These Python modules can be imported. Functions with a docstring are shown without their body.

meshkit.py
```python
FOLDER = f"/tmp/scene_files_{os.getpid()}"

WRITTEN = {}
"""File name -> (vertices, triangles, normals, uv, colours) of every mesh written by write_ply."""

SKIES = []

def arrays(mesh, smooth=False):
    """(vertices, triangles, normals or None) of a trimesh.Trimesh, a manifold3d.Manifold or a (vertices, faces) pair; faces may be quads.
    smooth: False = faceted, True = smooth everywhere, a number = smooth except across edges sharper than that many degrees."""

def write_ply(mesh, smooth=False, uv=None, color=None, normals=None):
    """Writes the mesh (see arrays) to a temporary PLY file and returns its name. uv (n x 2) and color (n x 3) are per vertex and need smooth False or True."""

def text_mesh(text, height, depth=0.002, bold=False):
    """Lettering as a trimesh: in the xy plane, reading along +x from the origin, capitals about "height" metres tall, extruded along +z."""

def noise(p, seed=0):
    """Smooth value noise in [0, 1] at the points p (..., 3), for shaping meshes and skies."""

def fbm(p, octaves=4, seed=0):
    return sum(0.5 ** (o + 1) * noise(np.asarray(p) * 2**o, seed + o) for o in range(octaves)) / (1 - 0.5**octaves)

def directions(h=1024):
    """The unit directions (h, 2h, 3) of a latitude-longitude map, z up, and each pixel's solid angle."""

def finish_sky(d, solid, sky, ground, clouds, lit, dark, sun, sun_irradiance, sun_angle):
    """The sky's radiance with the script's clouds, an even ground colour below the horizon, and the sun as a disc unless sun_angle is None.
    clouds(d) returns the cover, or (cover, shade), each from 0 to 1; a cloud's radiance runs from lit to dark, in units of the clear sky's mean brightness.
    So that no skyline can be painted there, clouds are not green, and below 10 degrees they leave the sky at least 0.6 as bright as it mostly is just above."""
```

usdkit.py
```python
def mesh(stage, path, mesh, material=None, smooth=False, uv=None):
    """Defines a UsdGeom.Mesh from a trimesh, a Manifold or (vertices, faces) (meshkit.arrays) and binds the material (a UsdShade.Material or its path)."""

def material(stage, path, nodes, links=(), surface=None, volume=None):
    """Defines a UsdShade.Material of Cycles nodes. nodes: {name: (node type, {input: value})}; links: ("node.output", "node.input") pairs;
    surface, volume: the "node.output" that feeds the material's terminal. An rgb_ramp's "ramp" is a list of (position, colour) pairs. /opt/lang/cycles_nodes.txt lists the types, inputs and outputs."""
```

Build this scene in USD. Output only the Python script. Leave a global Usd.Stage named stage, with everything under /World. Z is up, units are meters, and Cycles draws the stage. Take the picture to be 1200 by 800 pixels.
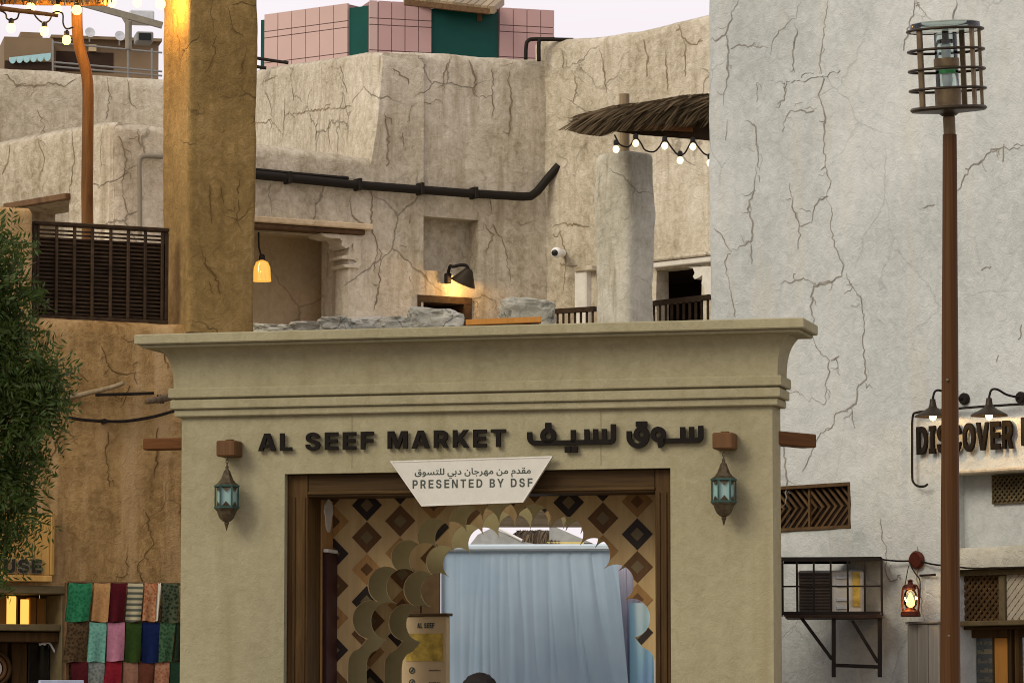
import math, random, glob
import numpy as np, trimesh, shapely, manifold3d
from shapely.geometry import Polygon, MultiPolygon, LineString, Point, box as sbox
from shapely.ops import unary_union
from shapely import affinity
from pxr import Usd, UsdGeom, UsdLux, UsdShade, Gf, Sdf
import usdkit, meshkit

random.seed(7); rng = np.random.default_rng(7)
stage = Usd.Stage.CreateInMemory()
UsdGeom.SetStageUpAxis(stage, 'Z')
world = UsdGeom.Xform.Define(stage, '/World'); stage.SetDefaultPrim(world.GetPrim())

# ------------------------------------------------------------------ camera, sky, sun, exposure
FOC, HORIZON = 4500.0, 830.0                   # focal length and horizon row, in pixels of a 1200 x 800 picture
TH = math.atan((HORIZON - 400) / FOC)
CAM = np.array([0, 0, 1.55])
cam = UsdGeom.Camera.Define(stage, '/World/camera')
cam.AddTranslateOp().Set(Gf.Vec3d(*CAM)); cam.AddRotateXOp().Set(90 + math.degrees(TH))
cam.CreateHorizontalApertureAttr(36.0); cam.CreateVerticalApertureAttr(24.0)
cam.CreateFocalLengthAttr(36.0 * FOC / 1200); cam.CreateClippingRangeAttr(Gf.Vec2f(.1, 3000))
cam.CreateExposureAttr(0.60)
SUN = np.array([-0.74, -0.66, 0.0]); SUN /= np.linalg.norm(SUN); ELEV = math.radians(34)
SUN = np.array([SUN[0] * math.cos(ELEV), SUN[1] * math.cos(ELEV), math.sin(ELEV)])
SKY_STRENGTH, SUN_INTENSITY = 0.074, 0.40
dome = UsdLux.DomeLight.Define(stage, '/World/sky')
sky_mat = usdkit.material(stage, '/World/Looks/sky', {
    "sky": ("sky_texture", {"sky_type": "single_scattering", "sun_disc": False, "sun_elevation": ELEV, "sun_rotation": math.atan2(SUN[0], SUN[1])}),
    "tc": ("texture_coordinate", {}), "map": ("mapping", {"scale": (1.5, 1.5, 5.0)}),
    "n": ("noise_texture", {"scale": 1.6, "detail": 5.0, "roughness": .55}),
    "r": ("rgb_ramp", {"ramp": [(0.25, (7.4, 6.7, 7.15)), (0.5, (8.7, 7.95, 8.3)), (0.75, (9.6, 8.95, 9.1))]}),
    "m": ("mix", {"fac": .93}), "bg": ("background_shader", {"strength": SKY_STRENGTH})},
    [("tc.generated", "map.vector"), ("map.vector", "n.vector"), ("n.fac", "r.fac"), ("sky.color", "m.color1"), ("r.color", "m.color2"),
     ("m.color", "bg.color")], surface="bg.background")
UsdShade.MaterialBindingAPI.Apply(dome.GetPrim()).Bind(sky_mat)
dome.GetPrim().SetCustomDataByKey('kind', 'structure')
sun = UsdLux.DistantLight.Define(stage, '/World/sun')
sun.CreateIntensityAttr(SUN_INTENSITY); sun.CreateAngleAttr(30.0); sun.CreateNormalizeAttr(True); sun.CreateColorAttr(Gf.Vec3f(1, .91, .74))
sun.AddRotateXYZOp().Set(Gf.Vec3f(90 - math.degrees(ELEV), 0, math.degrees(math.atan2(SUN[0], -SUN[1]))))

# ------------------------------------------------------------------ helpers: space
CT, ST = math.cos(TH), math.sin(TH)
def ray(u, v): return np.array([u - 600.0, 0, 0]) + np.array([0, -ST, CT]) * (400 - v) + np.array([0, CT, ST]) * FOC
def at(u, v, Y):
    r = ray(u, v); return CAM + r * (Y / r[1])
class Frame:
    """A wall's own axes: s to the right along it, d out of it towards the viewer, z up."""
    def __init__(self, o, yaw):
        a = math.radians(yaw); self.o = np.array([o[0], o[1], 0.0])
        self.e = np.array([math.cos(a), math.sin(a), 0]); self.n = np.array([math.sin(a), -math.cos(a), 0])
    def pt(self, s, d, z): return self.o + self.e * s + self.n * d + np.array([0, 0, z])
    def px(self, u, v, d=0.0):
        r = ray(u, v); q = self.o + self.n * d
        t = ((q - CAM) @ self.n) / (r @ self.n); p = CAM + r * t - self.o
        return p @ self.e, p[2]
    def tf(self, m):                            # a mesh in (s, d, z) -> world
        m = m.copy(); v = m.vertices
        m.vertices = self.o + v[:, :1] * self.e + v[:, 1:2] * self.n + v[:, 2:3] * np.array([0, 0, 1.0])
        m.invert(); return m
    def box(self, s0, s1, d0, d1, z0, z1, c=0.0): return self.tf(cbox((s0, d0, z0), (s1, d1, z1), c))
    def ext(self, poly, d0, d1): return self.tf(ext_sz(poly, d0, d1))
    def pxbox(self, u0, v0, u1, v1, d0, d1, c=0.0):
        s0, z1 = self.px(u0, (v0), d1); s1, _ = self.px(u1, v0, d1); _, z0 = self.px((u0 + u1) / 2, v1, d1); _, z1 = self.px((u0 + u1) / 2, v0, d1)
        return self.box(s0, s1, d0, d1, z0, z1, c)
def cbox(a, b, c=0.0):
    a, b = np.minimum(a, b).astype(float), np.maximum(a, b).astype(float)
    if c <= 0: return trimesh.creation.box(extents=b - a, transform=trimesh.transformations.translation_matrix((a + b) / 2))
    c = min(c, .45 * (b - a).min()); P = []
    for ix in (0, 1):
        for iy in (0, 1):
            for iz in (0, 1):
                k = np.array([(a, b)[ix][0], (a, b)[iy][1], (a, b)[iz][2]]); s = np.array([1 - 2 * ix, 1 - 2 * iy, 1 - 2 * iz]) * c
                for ax in range(3):
                    q = k + s; q[ax] = k[ax]; P.append(q)
    return trimesh.convex.convex_hull(np.array(P))
def ext_sz(poly, d0, d1):
    """Polygon in (s, z) extruded from d0 to d1; result in (s, d, z)."""
    ms = []
    for g in getattr(poly, 'geoms', [poly]):
        if g.is_empty or g.area < 1e-9 or g.geom_type != 'Polygon': continue
        m = trimesh.creation.extrude_polygon(g, abs(d1 - d0), engine='earcut')
        v = m.vertices.copy(); m.vertices = np.stack([v[:, 0], v[:, 2] + min(d0, d1), v[:, 1]], 1); m.invert(); ms.append(m)
    return trimesh.util.concatenate(ms)
def join(*ms):
    l = []
    for m in ms: l += list(m) if isinstance(m, (list, tuple)) else [m]
    return trimesh.util.concatenate(l)
def tube(pts, r, n=8, r1=None, closed=False):
    """A round bar along points; radius may taper from r to r1."""
    P = np.array(pts, float); N = len(P); r1 = r if r1 is None else r1
    R = np.linspace(r, r1, N) if np.ndim(r) == 0 else np.array(r)
    T = np.gradient(P, axis=0) if not closed else np.roll(P, -1, 0) - np.roll(P, 1, 0)
    T /= np.linalg.norm(T, axis=1, keepdims=True) + 1e-12
    up = np.array([0, 0, 1.0]) if abs(T[0][2]) < .9 else np.array([1.0, 0, 0])
    V = []; a = up - T[0] * (up @ T[0]); a /= np.linalg.norm(a)
    for i in range(N):
        a = a - T[i] * (a @ T[i]); a /= np.linalg.norm(a) + 1e-12; b = np.cross(T[i], a)
        for k in range(n):
            g = 2 * math.pi * k / n; V.append(P[i] + R[i] * (math.cos(g) * a + math.sin(g) * b))
    F = []
    for i in range(N if closed else N - 1):
        for k in range(n):
            k2 = (k + 1) % n; j = (i + 1) % N
            F += [[i * n + k, i * n + k2, j * n + k2], [i * n + k, j * n + k2, j * n + k]]
    if not closed:
        V += [P[0], P[-1]]
        for k in range(n):
            k2 = (k + 1) % n
            F += [[N * n, k2, k], [N * n + 1, (N - 1) * n + k, (N - 1) * n + k2]]
    m = trimesh.Trimesh(np.array(V), np.array(F), process=False); return m
def bar(p, q, w, h=None, up=(0, 0, 1), c=0.0):
    """A square bar from p to q, w wide, h high."""
    p, q = np.array(p, float), np.array(q, float); h = h or w; L = np.linalg.norm(q - p); x = (q - p) / L
    up = np.array(up, float)
    if abs(x @ up) > .95: up = np.array([0, 1.0, 0])
    y = np.cross(up, x); y /= np.linalg.norm(y); z = np.cross(x, y)
    m = cbox((0, -w / 2, -h / 2), (L, w / 2, h / 2), c); m.vertices = p + m.vertices @ np.array([x, y, z]); return m
def lathe(prof, c, n=24, axis=None):
    """prof: (radius, height) pairs; revolved about z through c."""
    V = []; N = len(prof)
    for r, h in prof:
        for k in range(n):
            g = 2 * math.pi * k / n; V.append((r * math.cos(g), r * math.sin(g), h))
    F = []
    for i in range(N - 1):
        for k in range(n):
            k2 = (k + 1) % n; F += [[i * n + k, i * n + k2, (i + 1) * n + k2], [i * n + k, (i + 1) * n + k2, (i + 1) * n + k]]
    V += [(0, 0, prof[0][1]), (0, 0, prof[-1][1])]
    for k in range(n):
        k2 = (k + 1) % n; F += [[N * n, k2, k], [N * n + 1, (N - 1) * n + k, (N - 1) * n + k2]]
    V = np.array(V)
    if axis is not None:
        V = V @ trimesh.geometry.align_vectors([0, 0, 1], axis)[:3, :3].T
    return trimesh.Trimesh(V + np.array(c), np.array(F), process=False)
def sphere(c, r, sub=2, sc=(1, 1, 1)):
    m = trimesh.creation.icosphere(subdivisions=sub, radius=r); m.vertices = m.vertices * np.array(sc) + np.array(c); return m
def catenary(p, q, sag, n=14):
    t = np.linspace(0, 1, n)[:, None]; P = np.array(p) * (1 - t) + np.array(q) * t; P[:, 2] -= sag * 4 * (t * (1 - t))[:, 0]; return P
def spline(pts, n=8):
    P = np.array(pts, float); out = []
    for i in range(len(P) - 1):
        a, b, c, d = P[max(i - 1, 0)], P[i], P[i + 1], P[min(i + 2, len(P) - 1)]
        for t in np.linspace(0, 1, n, endpoint=False):
            out.append(.5 * ((2 * b) + (c - a) * t + (2 * a - 5 * b + 4 * c - d) * t * t + (3 * b - a - 3 * c + d) * t ** 3))
    out.append(P[-1]); return np.array(out)

# ------------------------------------------------------------------ helpers: scene
LOC, USED = {}, {}
def numbered(path):
    n = USED.get(path, 0); USED[path] = n + 1
    return path if n == 0 else f'{path}_{n:03d}'
def thing(name, label, cat, loc, group=None, kind=None):
    path = numbered('/World/' + name); x = UsdGeom.Xform.Define(stage, path); x.AddTranslateOp().Set(Gf.Vec3d(*map(float, loc)))
    LOC[path] = np.array(loc, float); meta(x.GetPrim(), label, cat, group, kind); return path
def meta(p, label=None, cat=None, group=None, kind=None):
    for k, v in (('label', label), ('category', cat), ('group', group), ('kind', kind)):
        if v: p.SetCustomDataByKey(k, v)
def obj(name, mesh, mat, parent=None, smooth=False, label=None, cat=None, group=None, kind=None):
    path = numbered((parent or '/World') + '/' + name)
    root = parent
    while root and root not in LOC: root = root.rsplit('/', 1)[0]
    if isinstance(mesh, (list, tuple)) and not (len(mesh) == 2 and isinstance(mesh[0], np.ndarray)): mesh = join(*mesh)
    if isinstance(mesh, tuple): mesh = trimesh.Trimesh(mesh[0], mesh[1], process=False)
    if root:
        mesh = mesh.copy(); mesh.vertices = mesh.vertices - LOC[root]
    p = usdkit.mesh(stage, path, mesh, mat, smooth); meta(p.GetPrim(), label, cat, group, kind); return path
def holder(name, parent):
    path = numbered(parent + '/' + name); UsdGeom.Xform.Define(stage, path); return path
def dup(src, name, loc, label, cat, group=None):
    path = thing(name, label, cat, loc, group); p = stage.GetPrimAtPath(path)
    p.GetReferences().AddInternalReference(src); p.SetInstanceable(True); return path

# ------------------------------------------------------------------ materials
def mat(name, nodes, links, surface='p.BSDF', volume=None): return usdkit.material(stage, '/World/Looks/' + name, nodes, links, surface=surface, volume=volume)
def plaster(name, dark, mid, light, scale=1.0, streak=.5, crack=.5, rough=.92, bump=.35, stain=(.2, .15, .09), stain_amt=.3, st0=.54):
    n = {"g": ("geometry", {}), "big": ("noise_texture", {"scale": .9 * scale, "detail": 5.0, "roughness": .6}),
         "ms": ("mapping", {"scale": (3.2 * scale, 3.2 * scale, .35 * scale)}), "st": ("noise_texture", {"scale": 1.8, "detail": 5.0, "roughness": .6}),
         "fine": ("noise_texture", {"scale": 17.0, "detail": 7.0, "roughness": .75, "distortion": .6}), "grit": ("noise_texture", {"scale": 85.0, "detail": 4.0, "roughness": .7}),
         "a1": ("math", {"math_type": "multiply_add", "value2": .42}), "a2": ("math", {"math_type": "multiply_add", "value2": .26 * streak}),
         "a0": ("math", {"math_type": "multiply", "value2": 1 - .42 - .26 * streak}),
         "r": ("rgb_ramp", {"ramp": [(.36, dark), (.5, mid), (.62, light)]}),
         "wn": ("noise_texture", {"scale": 7.0, "detail": 5.0}), "wv": ("mix_vector", {"fac": .12}),
         "vo": ("voronoi_texture", {"feature": "distance_to_edge", "scale": 1.5 * scale}),
         "cm": ("noise_texture", {"scale": 1.1 * scale, "detail": 2.0}),
         "cr": ("rgb_ramp", {"ramp": [(0.0, (1, 1, 1)), (.004, (1, 1, 1)), (.012, (0, 0, 0)), (1.0, (0, 0, 0))]}),
         "cmr": ("rgb_ramp", {"ramp": [(.5, (0, 0, 0)), (.6, (1, 1, 1))]}),
         "cf": ("math", {"math_type": "multiply"}), "cf2": ("math", {"math_type": "multiply", "value2": crack}),
         "sr": ("rgb_ramp", {"ramp": [(st0, (0, 0, 0)), (st0 + .16, (1, 1, 1))]}), "sf": ("math", {"math_type": "multiply", "value2": stain_amt}),
         "mst": ("mix", {"color2": stain}), "mcr": ("mix", {"color2": tuple(.35 * x for x in dark)}),
         "h0": ("math", {"math_type": "multiply_add", "value2": .45}), "h1": ("math", {"math_type": "multiply_add", "value2": -.8}),
         "b": ("bump", {"strength": bump, "distance": .02}), "p": ("principled_bsdf", {"roughness": rough, "specular_ior_level": .2})}
    l = [("g.position", "big.vector"), ("g.position", "ms.vector"), ("ms.vector", "st.vector"), ("g.position", "fine.vector"), ("g.position", "grit.vector"),
         ("big.fac", "a0.value1"), ("fine.fac", "a1.value1"), ("a0.value", "a1.value3"), ("st.fac", "a2.value1"), ("a1.value", "a2.value3"), ("a2.value", "r.fac"),
         ("g.position", "wn.vector"), ("g.position", "wv.a"), ("wn.color", "wv.b"), ("wv.result", "vo.vector"), ("vo.distance", "cr.fac"),
         ("g.position", "cm.vector"), ("cm.fac", "cmr.fac"), ("cr.color", "cf.value1"), ("cmr.color", "cf.value2"), ("cf.value", "cf2.value1"),
         ("st.fac", "sr.fac"), ("sr.color", "sf.value1"), ("sf.value", "mst.fac"), ("r.color", "mst.color1"), ("mst.color", "mcr.color1"), ("cf2.value", "mcr.fac"),
         ("mcr.color", "p.base_color"), ("grit.fac", "h0.value1"), ("fine.fac", "h0.value3"), ("cf2.value", "h1.value1"), ("h0.value", "h1.value3"),
         ("h1.value", "b.height"), ("b.normal", "p.normal")]
    return mat(name, n, l)
def wood(name, dark, light, scale=(40, 40, 2.5), rough=.6, bump=.2, var=.25):
    return mat(name, {"g": ("geometry", {}), "m": ("mapping", {"scale": scale}), "n": ("noise_texture", {"scale": 1.0, "detail": 6.0, "roughness": .65, "distortion": .6}),
        "r": ("rgb_ramp", {"ramp": [(.3, dark), (.7, light)]}), "oi": ("object_info", {}), "mr": ("map_range", {"to_min": 1 - var, "to_max": 1 + var}),
        "h": ("hsv", {}), "b": ("bump", {"strength": bump, "distance": .004}), "p": ("principled_bsdf", {"roughness": rough, "specular_ior_level": .12})},
        [("g.position", "m.vector"), ("m.vector", "n.vector"), ("n.fac", "r.fac"), ("oi.random", "mr.value"), ("mr.result", "h.value"), ("r.color", "h.color"),
         ("h.color", "p.base_color"), ("n.fac", "b.height"), ("b.normal", "p.normal")])
def paint(name, col, rough=.5, metallic=0.0, var=.12, scale=14.0, bump=.05, spec=.15):
    d, l = tuple(max(0, c * (1 - var)) for c in col), tuple(min(1, c * (1 + var)) for c in col)
    return mat(name, {"g": ("geometry", {}), "n": ("noise_texture", {"scale": scale, "detail": 5.0, "roughness": .65}), "r": ("rgb_ramp", {"ramp": [(.3, d), (.7, l)]}),
        "f": ("noise_texture", {"scale": scale * 9, "detail": 3.0}), "b": ("bump", {"strength": bump, "distance": .01}),
        "p": ("principled_bsdf", {"roughness": rough, "metallic": metallic, "specular_ior_level": spec})},
        [("g.position", "n.vector"), ("g.position", "f.vector"), ("n.fac", "r.fac"), ("r.color", "p.base_color"), ("f.fac", "b.height"), ("b.normal", "p.normal")])
def glow(name, col, strength): return mat(name, {"e": ("emission", {"color": col, "strength": strength})}, [], surface='e.emission')
def pane(name, tint=(.9, .95, .95), rough=.05):
    return mat(name, {"t": ("transparent_bsdf", {"color": tint}), "g": ("glossy_bsdf", {"roughness": rough}), "f": ("fresnel", {"IOR": 1.5}), "m": ("mix_closure", {})},
        [("f.fac", "m.fac"), ("t.BSDF", "m.closure1"), ("g.BSDF", "m.closure2")], surface='m.closure')

M = {}
M['wall_pale'] = plaster('pale_plaster', (.335, .355, .34), (.455, .475, .455), (.54, .56, .535), 1.0, .4, .2, bump=.6, stain=(.45, .42, .33), stain_amt=.35)
M['wall_house'] = plaster('weathered_plaster', (.26, .215, .135), (.53, .475, .365), (.72, .67, .56), 1.1, .9, .5, bump=1.0, stain=(.24, .185, .10), stain_amt=.7)
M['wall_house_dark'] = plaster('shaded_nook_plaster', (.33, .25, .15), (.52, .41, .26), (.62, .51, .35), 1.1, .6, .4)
M['wall_mud'] = plaster('mud_plaster', (.15, .082, .024), (.34, .215, .085), (.47, .315, .145), 1.3, 1.0, .6, stain=(.44, .30, .15), stain_amt=.75, bump=.9, st0=.49)
M['pillar_mud'] = plaster('mud_pillar_plaster', (.13, .08, .024), (.245, .16, .055), (.37, .25, .10), 1.6, .9, .5, stain=(.11, .066, .023), stain_amt=.45, bump=.9)
M['pillar_pale'] = plaster('pale_pillar_plaster', (.28, .265, .20), (.47, .455, .37), (.62, .605, .515), 1.8, .6, .5, stain=(.2, .17, .09), stain_amt=.6, bump=.8)
M['rubble'] = plaster('grey_rubble', (.28, .285, .235), (.42, .42, .355), (.54, .535, .46), 2.5, .2, .6, bump=.8)
M['crack'] = paint('crack_shadowed_plaster', (.22, .205, .175), .95, var=.35, scale=20)
M['crack_mud'] = paint('mud_crack', (.11, .064, .022), .95, var=.4, scale=20)
M['crack_dark'] = paint('dark_crack_plaster', (.215, .172, .11), .95, var=.45, scale=20)
M['gate'] = plaster('gate_paint', (.215, .192, .112), (.275, .25, .153), (.32, .295, .187), .8, 1.0, 0.0, rough=.85, bump=.4, stain=(.20, .172, .088), stain_amt=.6)
M['seam'] = paint('gate_seam', (.22, .19, .11), .8)
M['letter'] = paint('letter_black', (.010, .008, .006), .6, var=.2, spec=.06)
M['sign'] = paint('sign_white', (.50, .49, .43), .55, var=.05)
M['print'] = paint('sign_print', (.055, .065, .055), .6)
M['door_wood'] = wood('door_frame_wood', (.028, .014, .004), (.075, .041, .012))
M['door_wood_h'] = wood('lintel_frame_wood', (.028, .015, .004), (.075, .042, .013), (2.5, 2.5, 50))
M['maroon'] = paint('maroon_door', (.028, .009, .008), .5)
M['red_wood'] = wood('red_timber', (.075, .026, .006), (.15, .058, .015), (4, 4, 60))
M['block_wood'] = wood('bracket_wood', (.075, .036, .014), (.13, .065, .026))
M['beam_wood'] = wood('brown_timber', (.06, .032, .014), (.13, .075, .035), (10, 10, 10))
M['rail_wood'] = wood('railing_wood', (.022, .013, .006), (.06, .036, .018), (20, 20, 20))
M['pole_wood'] = wood('pole_wood', (.058, .026, .007), (.125, .060, .018), (30, 30, 3), bump=.6)
M['post_wood'] = wood('grey_post_wood', (.18, .13, .07), (.33, .26, .16), (30, 30, 3), bump=.5)
M['panel_cream'] = wood('cream_panel_wood', (.34, .235, .10), (.46, .335, .165), (16, 16, 2.0), rough=.55, bump=.03, var=.03)
M['panel_olive'] = paint('olive_panel', (.30, .26, .125), .6, var=.08)
M['inlay_black'] = paint('inlay_black', (.022, .016, .012), .5)
M['inlay_brown'] = wood('inlay_brown', (.085, .043, .016), (.12, .062, .025), (25, 25, 2.5), var=.15)
M['inlay_tan'] = wood('inlay_tan', (.22, .12, .04), (.31, .175, .065), (25, 25, 2.5), var=.15)
M['inlay_olive'] = paint('inlay_olive', (.125, .095, .045), .5)
M['white_board'] = paint('off_white_board', (.55, .53, .47), .7)
M['passage'] = wood('passage_wood', (.06, .036, .016), (.11, .07, .032), (10, 10, 10))
M['iron'] = paint('black_iron', (.012, .009, .007), .6, .1, .3)
M['iron_brown'] = paint('brown_iron', (.03, .017, .011), .55, .3, .3)
M['brass'] = paint('aged_bronze', (.075, .058, .035), .5, .6, .5, 40)
M['post_paint'] = wood('lamp_post_paint', (.036, .014, .003), (.078, .033, .009), (90, 90, .6), rough=.5, bump=.05, var=.0)
M['lamp_metal'] = paint('lamp_metal', (.13, .095, .055), .45, .5, .25)
M['lamp_dark'] = paint('lamp_dark_metal', (.034, .026, .017), .45, .5, .25)
M['glass'] = pane('clear_glass'); M['glass_teal'] = mat('teal_lantern_glass', {"p": ("principled_bsdf", {"base_color": (.20, .33, .31), "roughness": .3, "specular_ior_level": .6})}, [])
M['glass_smoke'] = pane('lamp_glass', (.78, .86, .84), .08)
M['green'] = paint('green_lamp', (.10, .42, .14), .4)
M['teal_metal'] = paint('verdigris_metal', (.035, .07, .058), .5, .3, .3)
M['pipe'] = paint('dark_pipe', (.013, .010, .007), .6, .1)
M['pipe_grey'] = paint('grey_pipe', (.20, .18, .14), .6, .1)
M['thatch'] = mat('palm_thatch', {"g": ("geometry", {}), "r": ("rgb_ramp", {"ramp": [(0, (.09, .06, .025)), (.4, (.36, .27, .13)), (1, (.82, .69, .44))]}),
    "p": ("principled_bsdf", {"roughness": .85})}, [("g.random_per_island", "r.fac"), ("r.color", "p.base_color")])
M['leaf'] = mat('leaf', {"g": ("geometry", {}), "r": ("rgb_ramp", {"ramp": [(0, (.045, .075, .012)), (.4, (.13, .19, .03)), (.8, (.27, .33, .055)), (1, (.46, .40, .09))]}),
    "p": ("principled_bsdf", {"roughness": .55, "specular_ior_level": .3}), "t": ("translucent_bsdf", {}), "m": ("mix_closure", {"fac": .4})},
    [("g.random_per_island", "r.fac"), ("r.color", "p.base_color"), ("r.color", "t.color"), ("p.BSDF", "m.closure1"), ("t.BSDF", "m.closure2")], surface='m.closure')
M['bark'] = wood('bark', (.05, .035, .02), (.13, .095, .06), (30, 30, 5), bump=.8)
def lit_bulb(name, col, strength, t=.45):
    return mat(name, {"e": ("emission", {"color": col, "strength": strength}), "t": ("transparent_bsdf", {}), "m": ("mix_closure", {"fac": t})}, [("e.emission", "m.closure1"), ("t.BSDF", "m.closure2")], surface='m.closure')
def lamp(path, c, radius, intensity, col=(1.0, .56, .18)):
    l = UsdLux.SphereLight.Define(stage, numbered(path + '/light')); l.AddTranslateOp().Set(Gf.Vec3d(*map(float, np.array(c) - LOC[path])))
    l.CreateRadiusAttr(radius); l.CreateIntensityAttr(float(intensity)); l.CreateColorAttr(Gf.Vec3f(*col)); l.CreateNormalizeAttr(False)
M['bulb'] = lit_bulb('bulb_glow', (1.0, .60, .16), 3.6)
M['bulb_cool'] = lit_bulb('bulb_pale_glow', (1.0, .76, .40), 2.2)
M['bulb_wall'] = lit_bulb('wall_bulb_glow', (1.0, .66, .28), 4.0)
M['bulb_sign'] = lit_bulb('sign_bulb_glow', (1.0, .76, .36), 4.0)
LMP = 1500.0
M['flame'] = glow('flame_glow', (1.0, .50, .14), 2.6)
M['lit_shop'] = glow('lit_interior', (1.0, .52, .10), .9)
M['amber'] = mat('amber_glass', {"e": ("emission", {"color": (1.0, .50, .08), "strength": .8}), "g": ("glossy_bsdf", {"roughness": .1, "color": (.8, .6, .3)}), "m": ("mix_closure", {"fac": .2})},
    [("e.emission", "m.closure1"), ("g.BSDF", "m.closure2")], surface='m.closure')
M['curtain'] = mat('pale_blue_cloth', {"g": ("geometry", {}), "n": ("noise_texture", {"scale": 3.0, "detail": 4.0}), "r": ("rgb_ramp", {"ramp": [(.3, (.33, .47, .60)), (.7, (.42, .56, .685))]}),
    "w": ("noise_texture", {"scale": 400.0}), "b": ("bump", {"strength": .1, "distance": .002}),
    "p": ("principled_bsdf", {"roughness": .75, "sheen_weight": .3}), "t": ("translucent_bsdf", {}), "m": ("mix_closure", {"fac": .3})},
    [("g.position", "n.vector"), ("n.fac", "r.fac"), ("r.color", "p.base_color"), ("r.color", "t.color"), ("g.position", "w.vector"), ("w.fac", "b.height"), ("b.normal", "p.normal"),
     ("p.BSDF", "m.closure1"), ("t.BSDF", "m.closure2")], surface='m.closure')
M['hem'] = paint('hem_cloth', (.52, .62, .70), .8, var=.05)
M['lilac'] = paint('lilac_cloth', (.38, .37, .45), .8, var=.05)
M['film'] = mat('iridescent_film', {"g": ("geometry", {}), "m": ("mapping", {"scale": (9, 9, .6)}), "n": ("noise_texture", {"scale": 1.0, "detail": 2.0}),
    "r": ("rgb_ramp", {"ramp": [(.3, (.42, .40, .66)), (.42, (.26, .46, .72)), (.52, (.34, .62, .72)), (.62, (.52, .66, .66)), (.72, (.56, .50, .68))]}),
    "p": ("principled_bsdf", {"roughness": .25, "metallic": .2})}, [("g.position", "m.vector"), ("m.vector", "n.vector"), ("n.fac", "r.fac"), ("r.color", "p.base_color")])
M['pink'] = paint('pink_cladding', (.42, .27, .25), .6, var=.05, scale=.4); M['pink2'] = paint('pink_cladding_pale', (.46, .325, .29), .6, var=.05, scale=.4)
M['joint'] = paint('cladding_joint', (.31, .19, .175), .8)
M['green_glass'] = paint('green_glass', (.003, .055, .042), .35, 0, .15, 1, 0, .15)
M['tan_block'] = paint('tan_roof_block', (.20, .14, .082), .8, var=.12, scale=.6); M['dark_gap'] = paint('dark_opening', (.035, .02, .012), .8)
M['grey_metal'] = paint('grey_metal', (.20, .195, .18), .5, .1); M['pale_metal'] = paint('pale_metal', (.50, .52, .53), .5, .2)
M['cyan'] = paint('cyan_awning', (.33, .55, .57), .7)
M['ground'] = plaster('paving_ground', (.2, .17, .13), (.26, .22, .17), (.3, .26, .2), .5, 0, .2)
M['cladding_grey'] = wood('grey_cabinet', (.20, .18, .145), (.29, .265, .22), (40, 40, 1.2), bump=.1)
M['wood_olive'] = wood('olive_shop_timber', (.075, .058, .028), (.13, .10, .05), (10, 10, 10))
M['board_yellow'] = wood('yellow_board', (.33, .185, .05), (.47, .28, .085), (30, 30, 2))
M['lattice'] = wood('lattice_wood', (.045, .025, .010), (.095, .055, .022), (10, 10, 10))
M['lattice_pale'] = paint('pale_lattice', (.36, .32, .24), .7)
M['orange_panel'] = wood('orange_panel', (.36, .155, .03), (.47, .22, .05), (30, 30, 2))
M['white'] = paint('white_plastic', (.72, .72, .70), .4); M['black'] = paint('black_plastic', (.015, .015, .015), .3)
M['ac'] = paint('ac_casing', (.50, .49, .44), .6); M['ac_grille'] = paint('ac_grille', (.07, .06, .05), .6)
M['red_lantern'] = paint('red_lantern', (.065, .014, .007), .45, .2, .3)
M['hair'] = paint('dark_hair', (.012, .009, .008), .6, 0, .5, 60, .5); M['skin'] = paint('skin', (.30, .17, .11), .55, var=.05)
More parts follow.
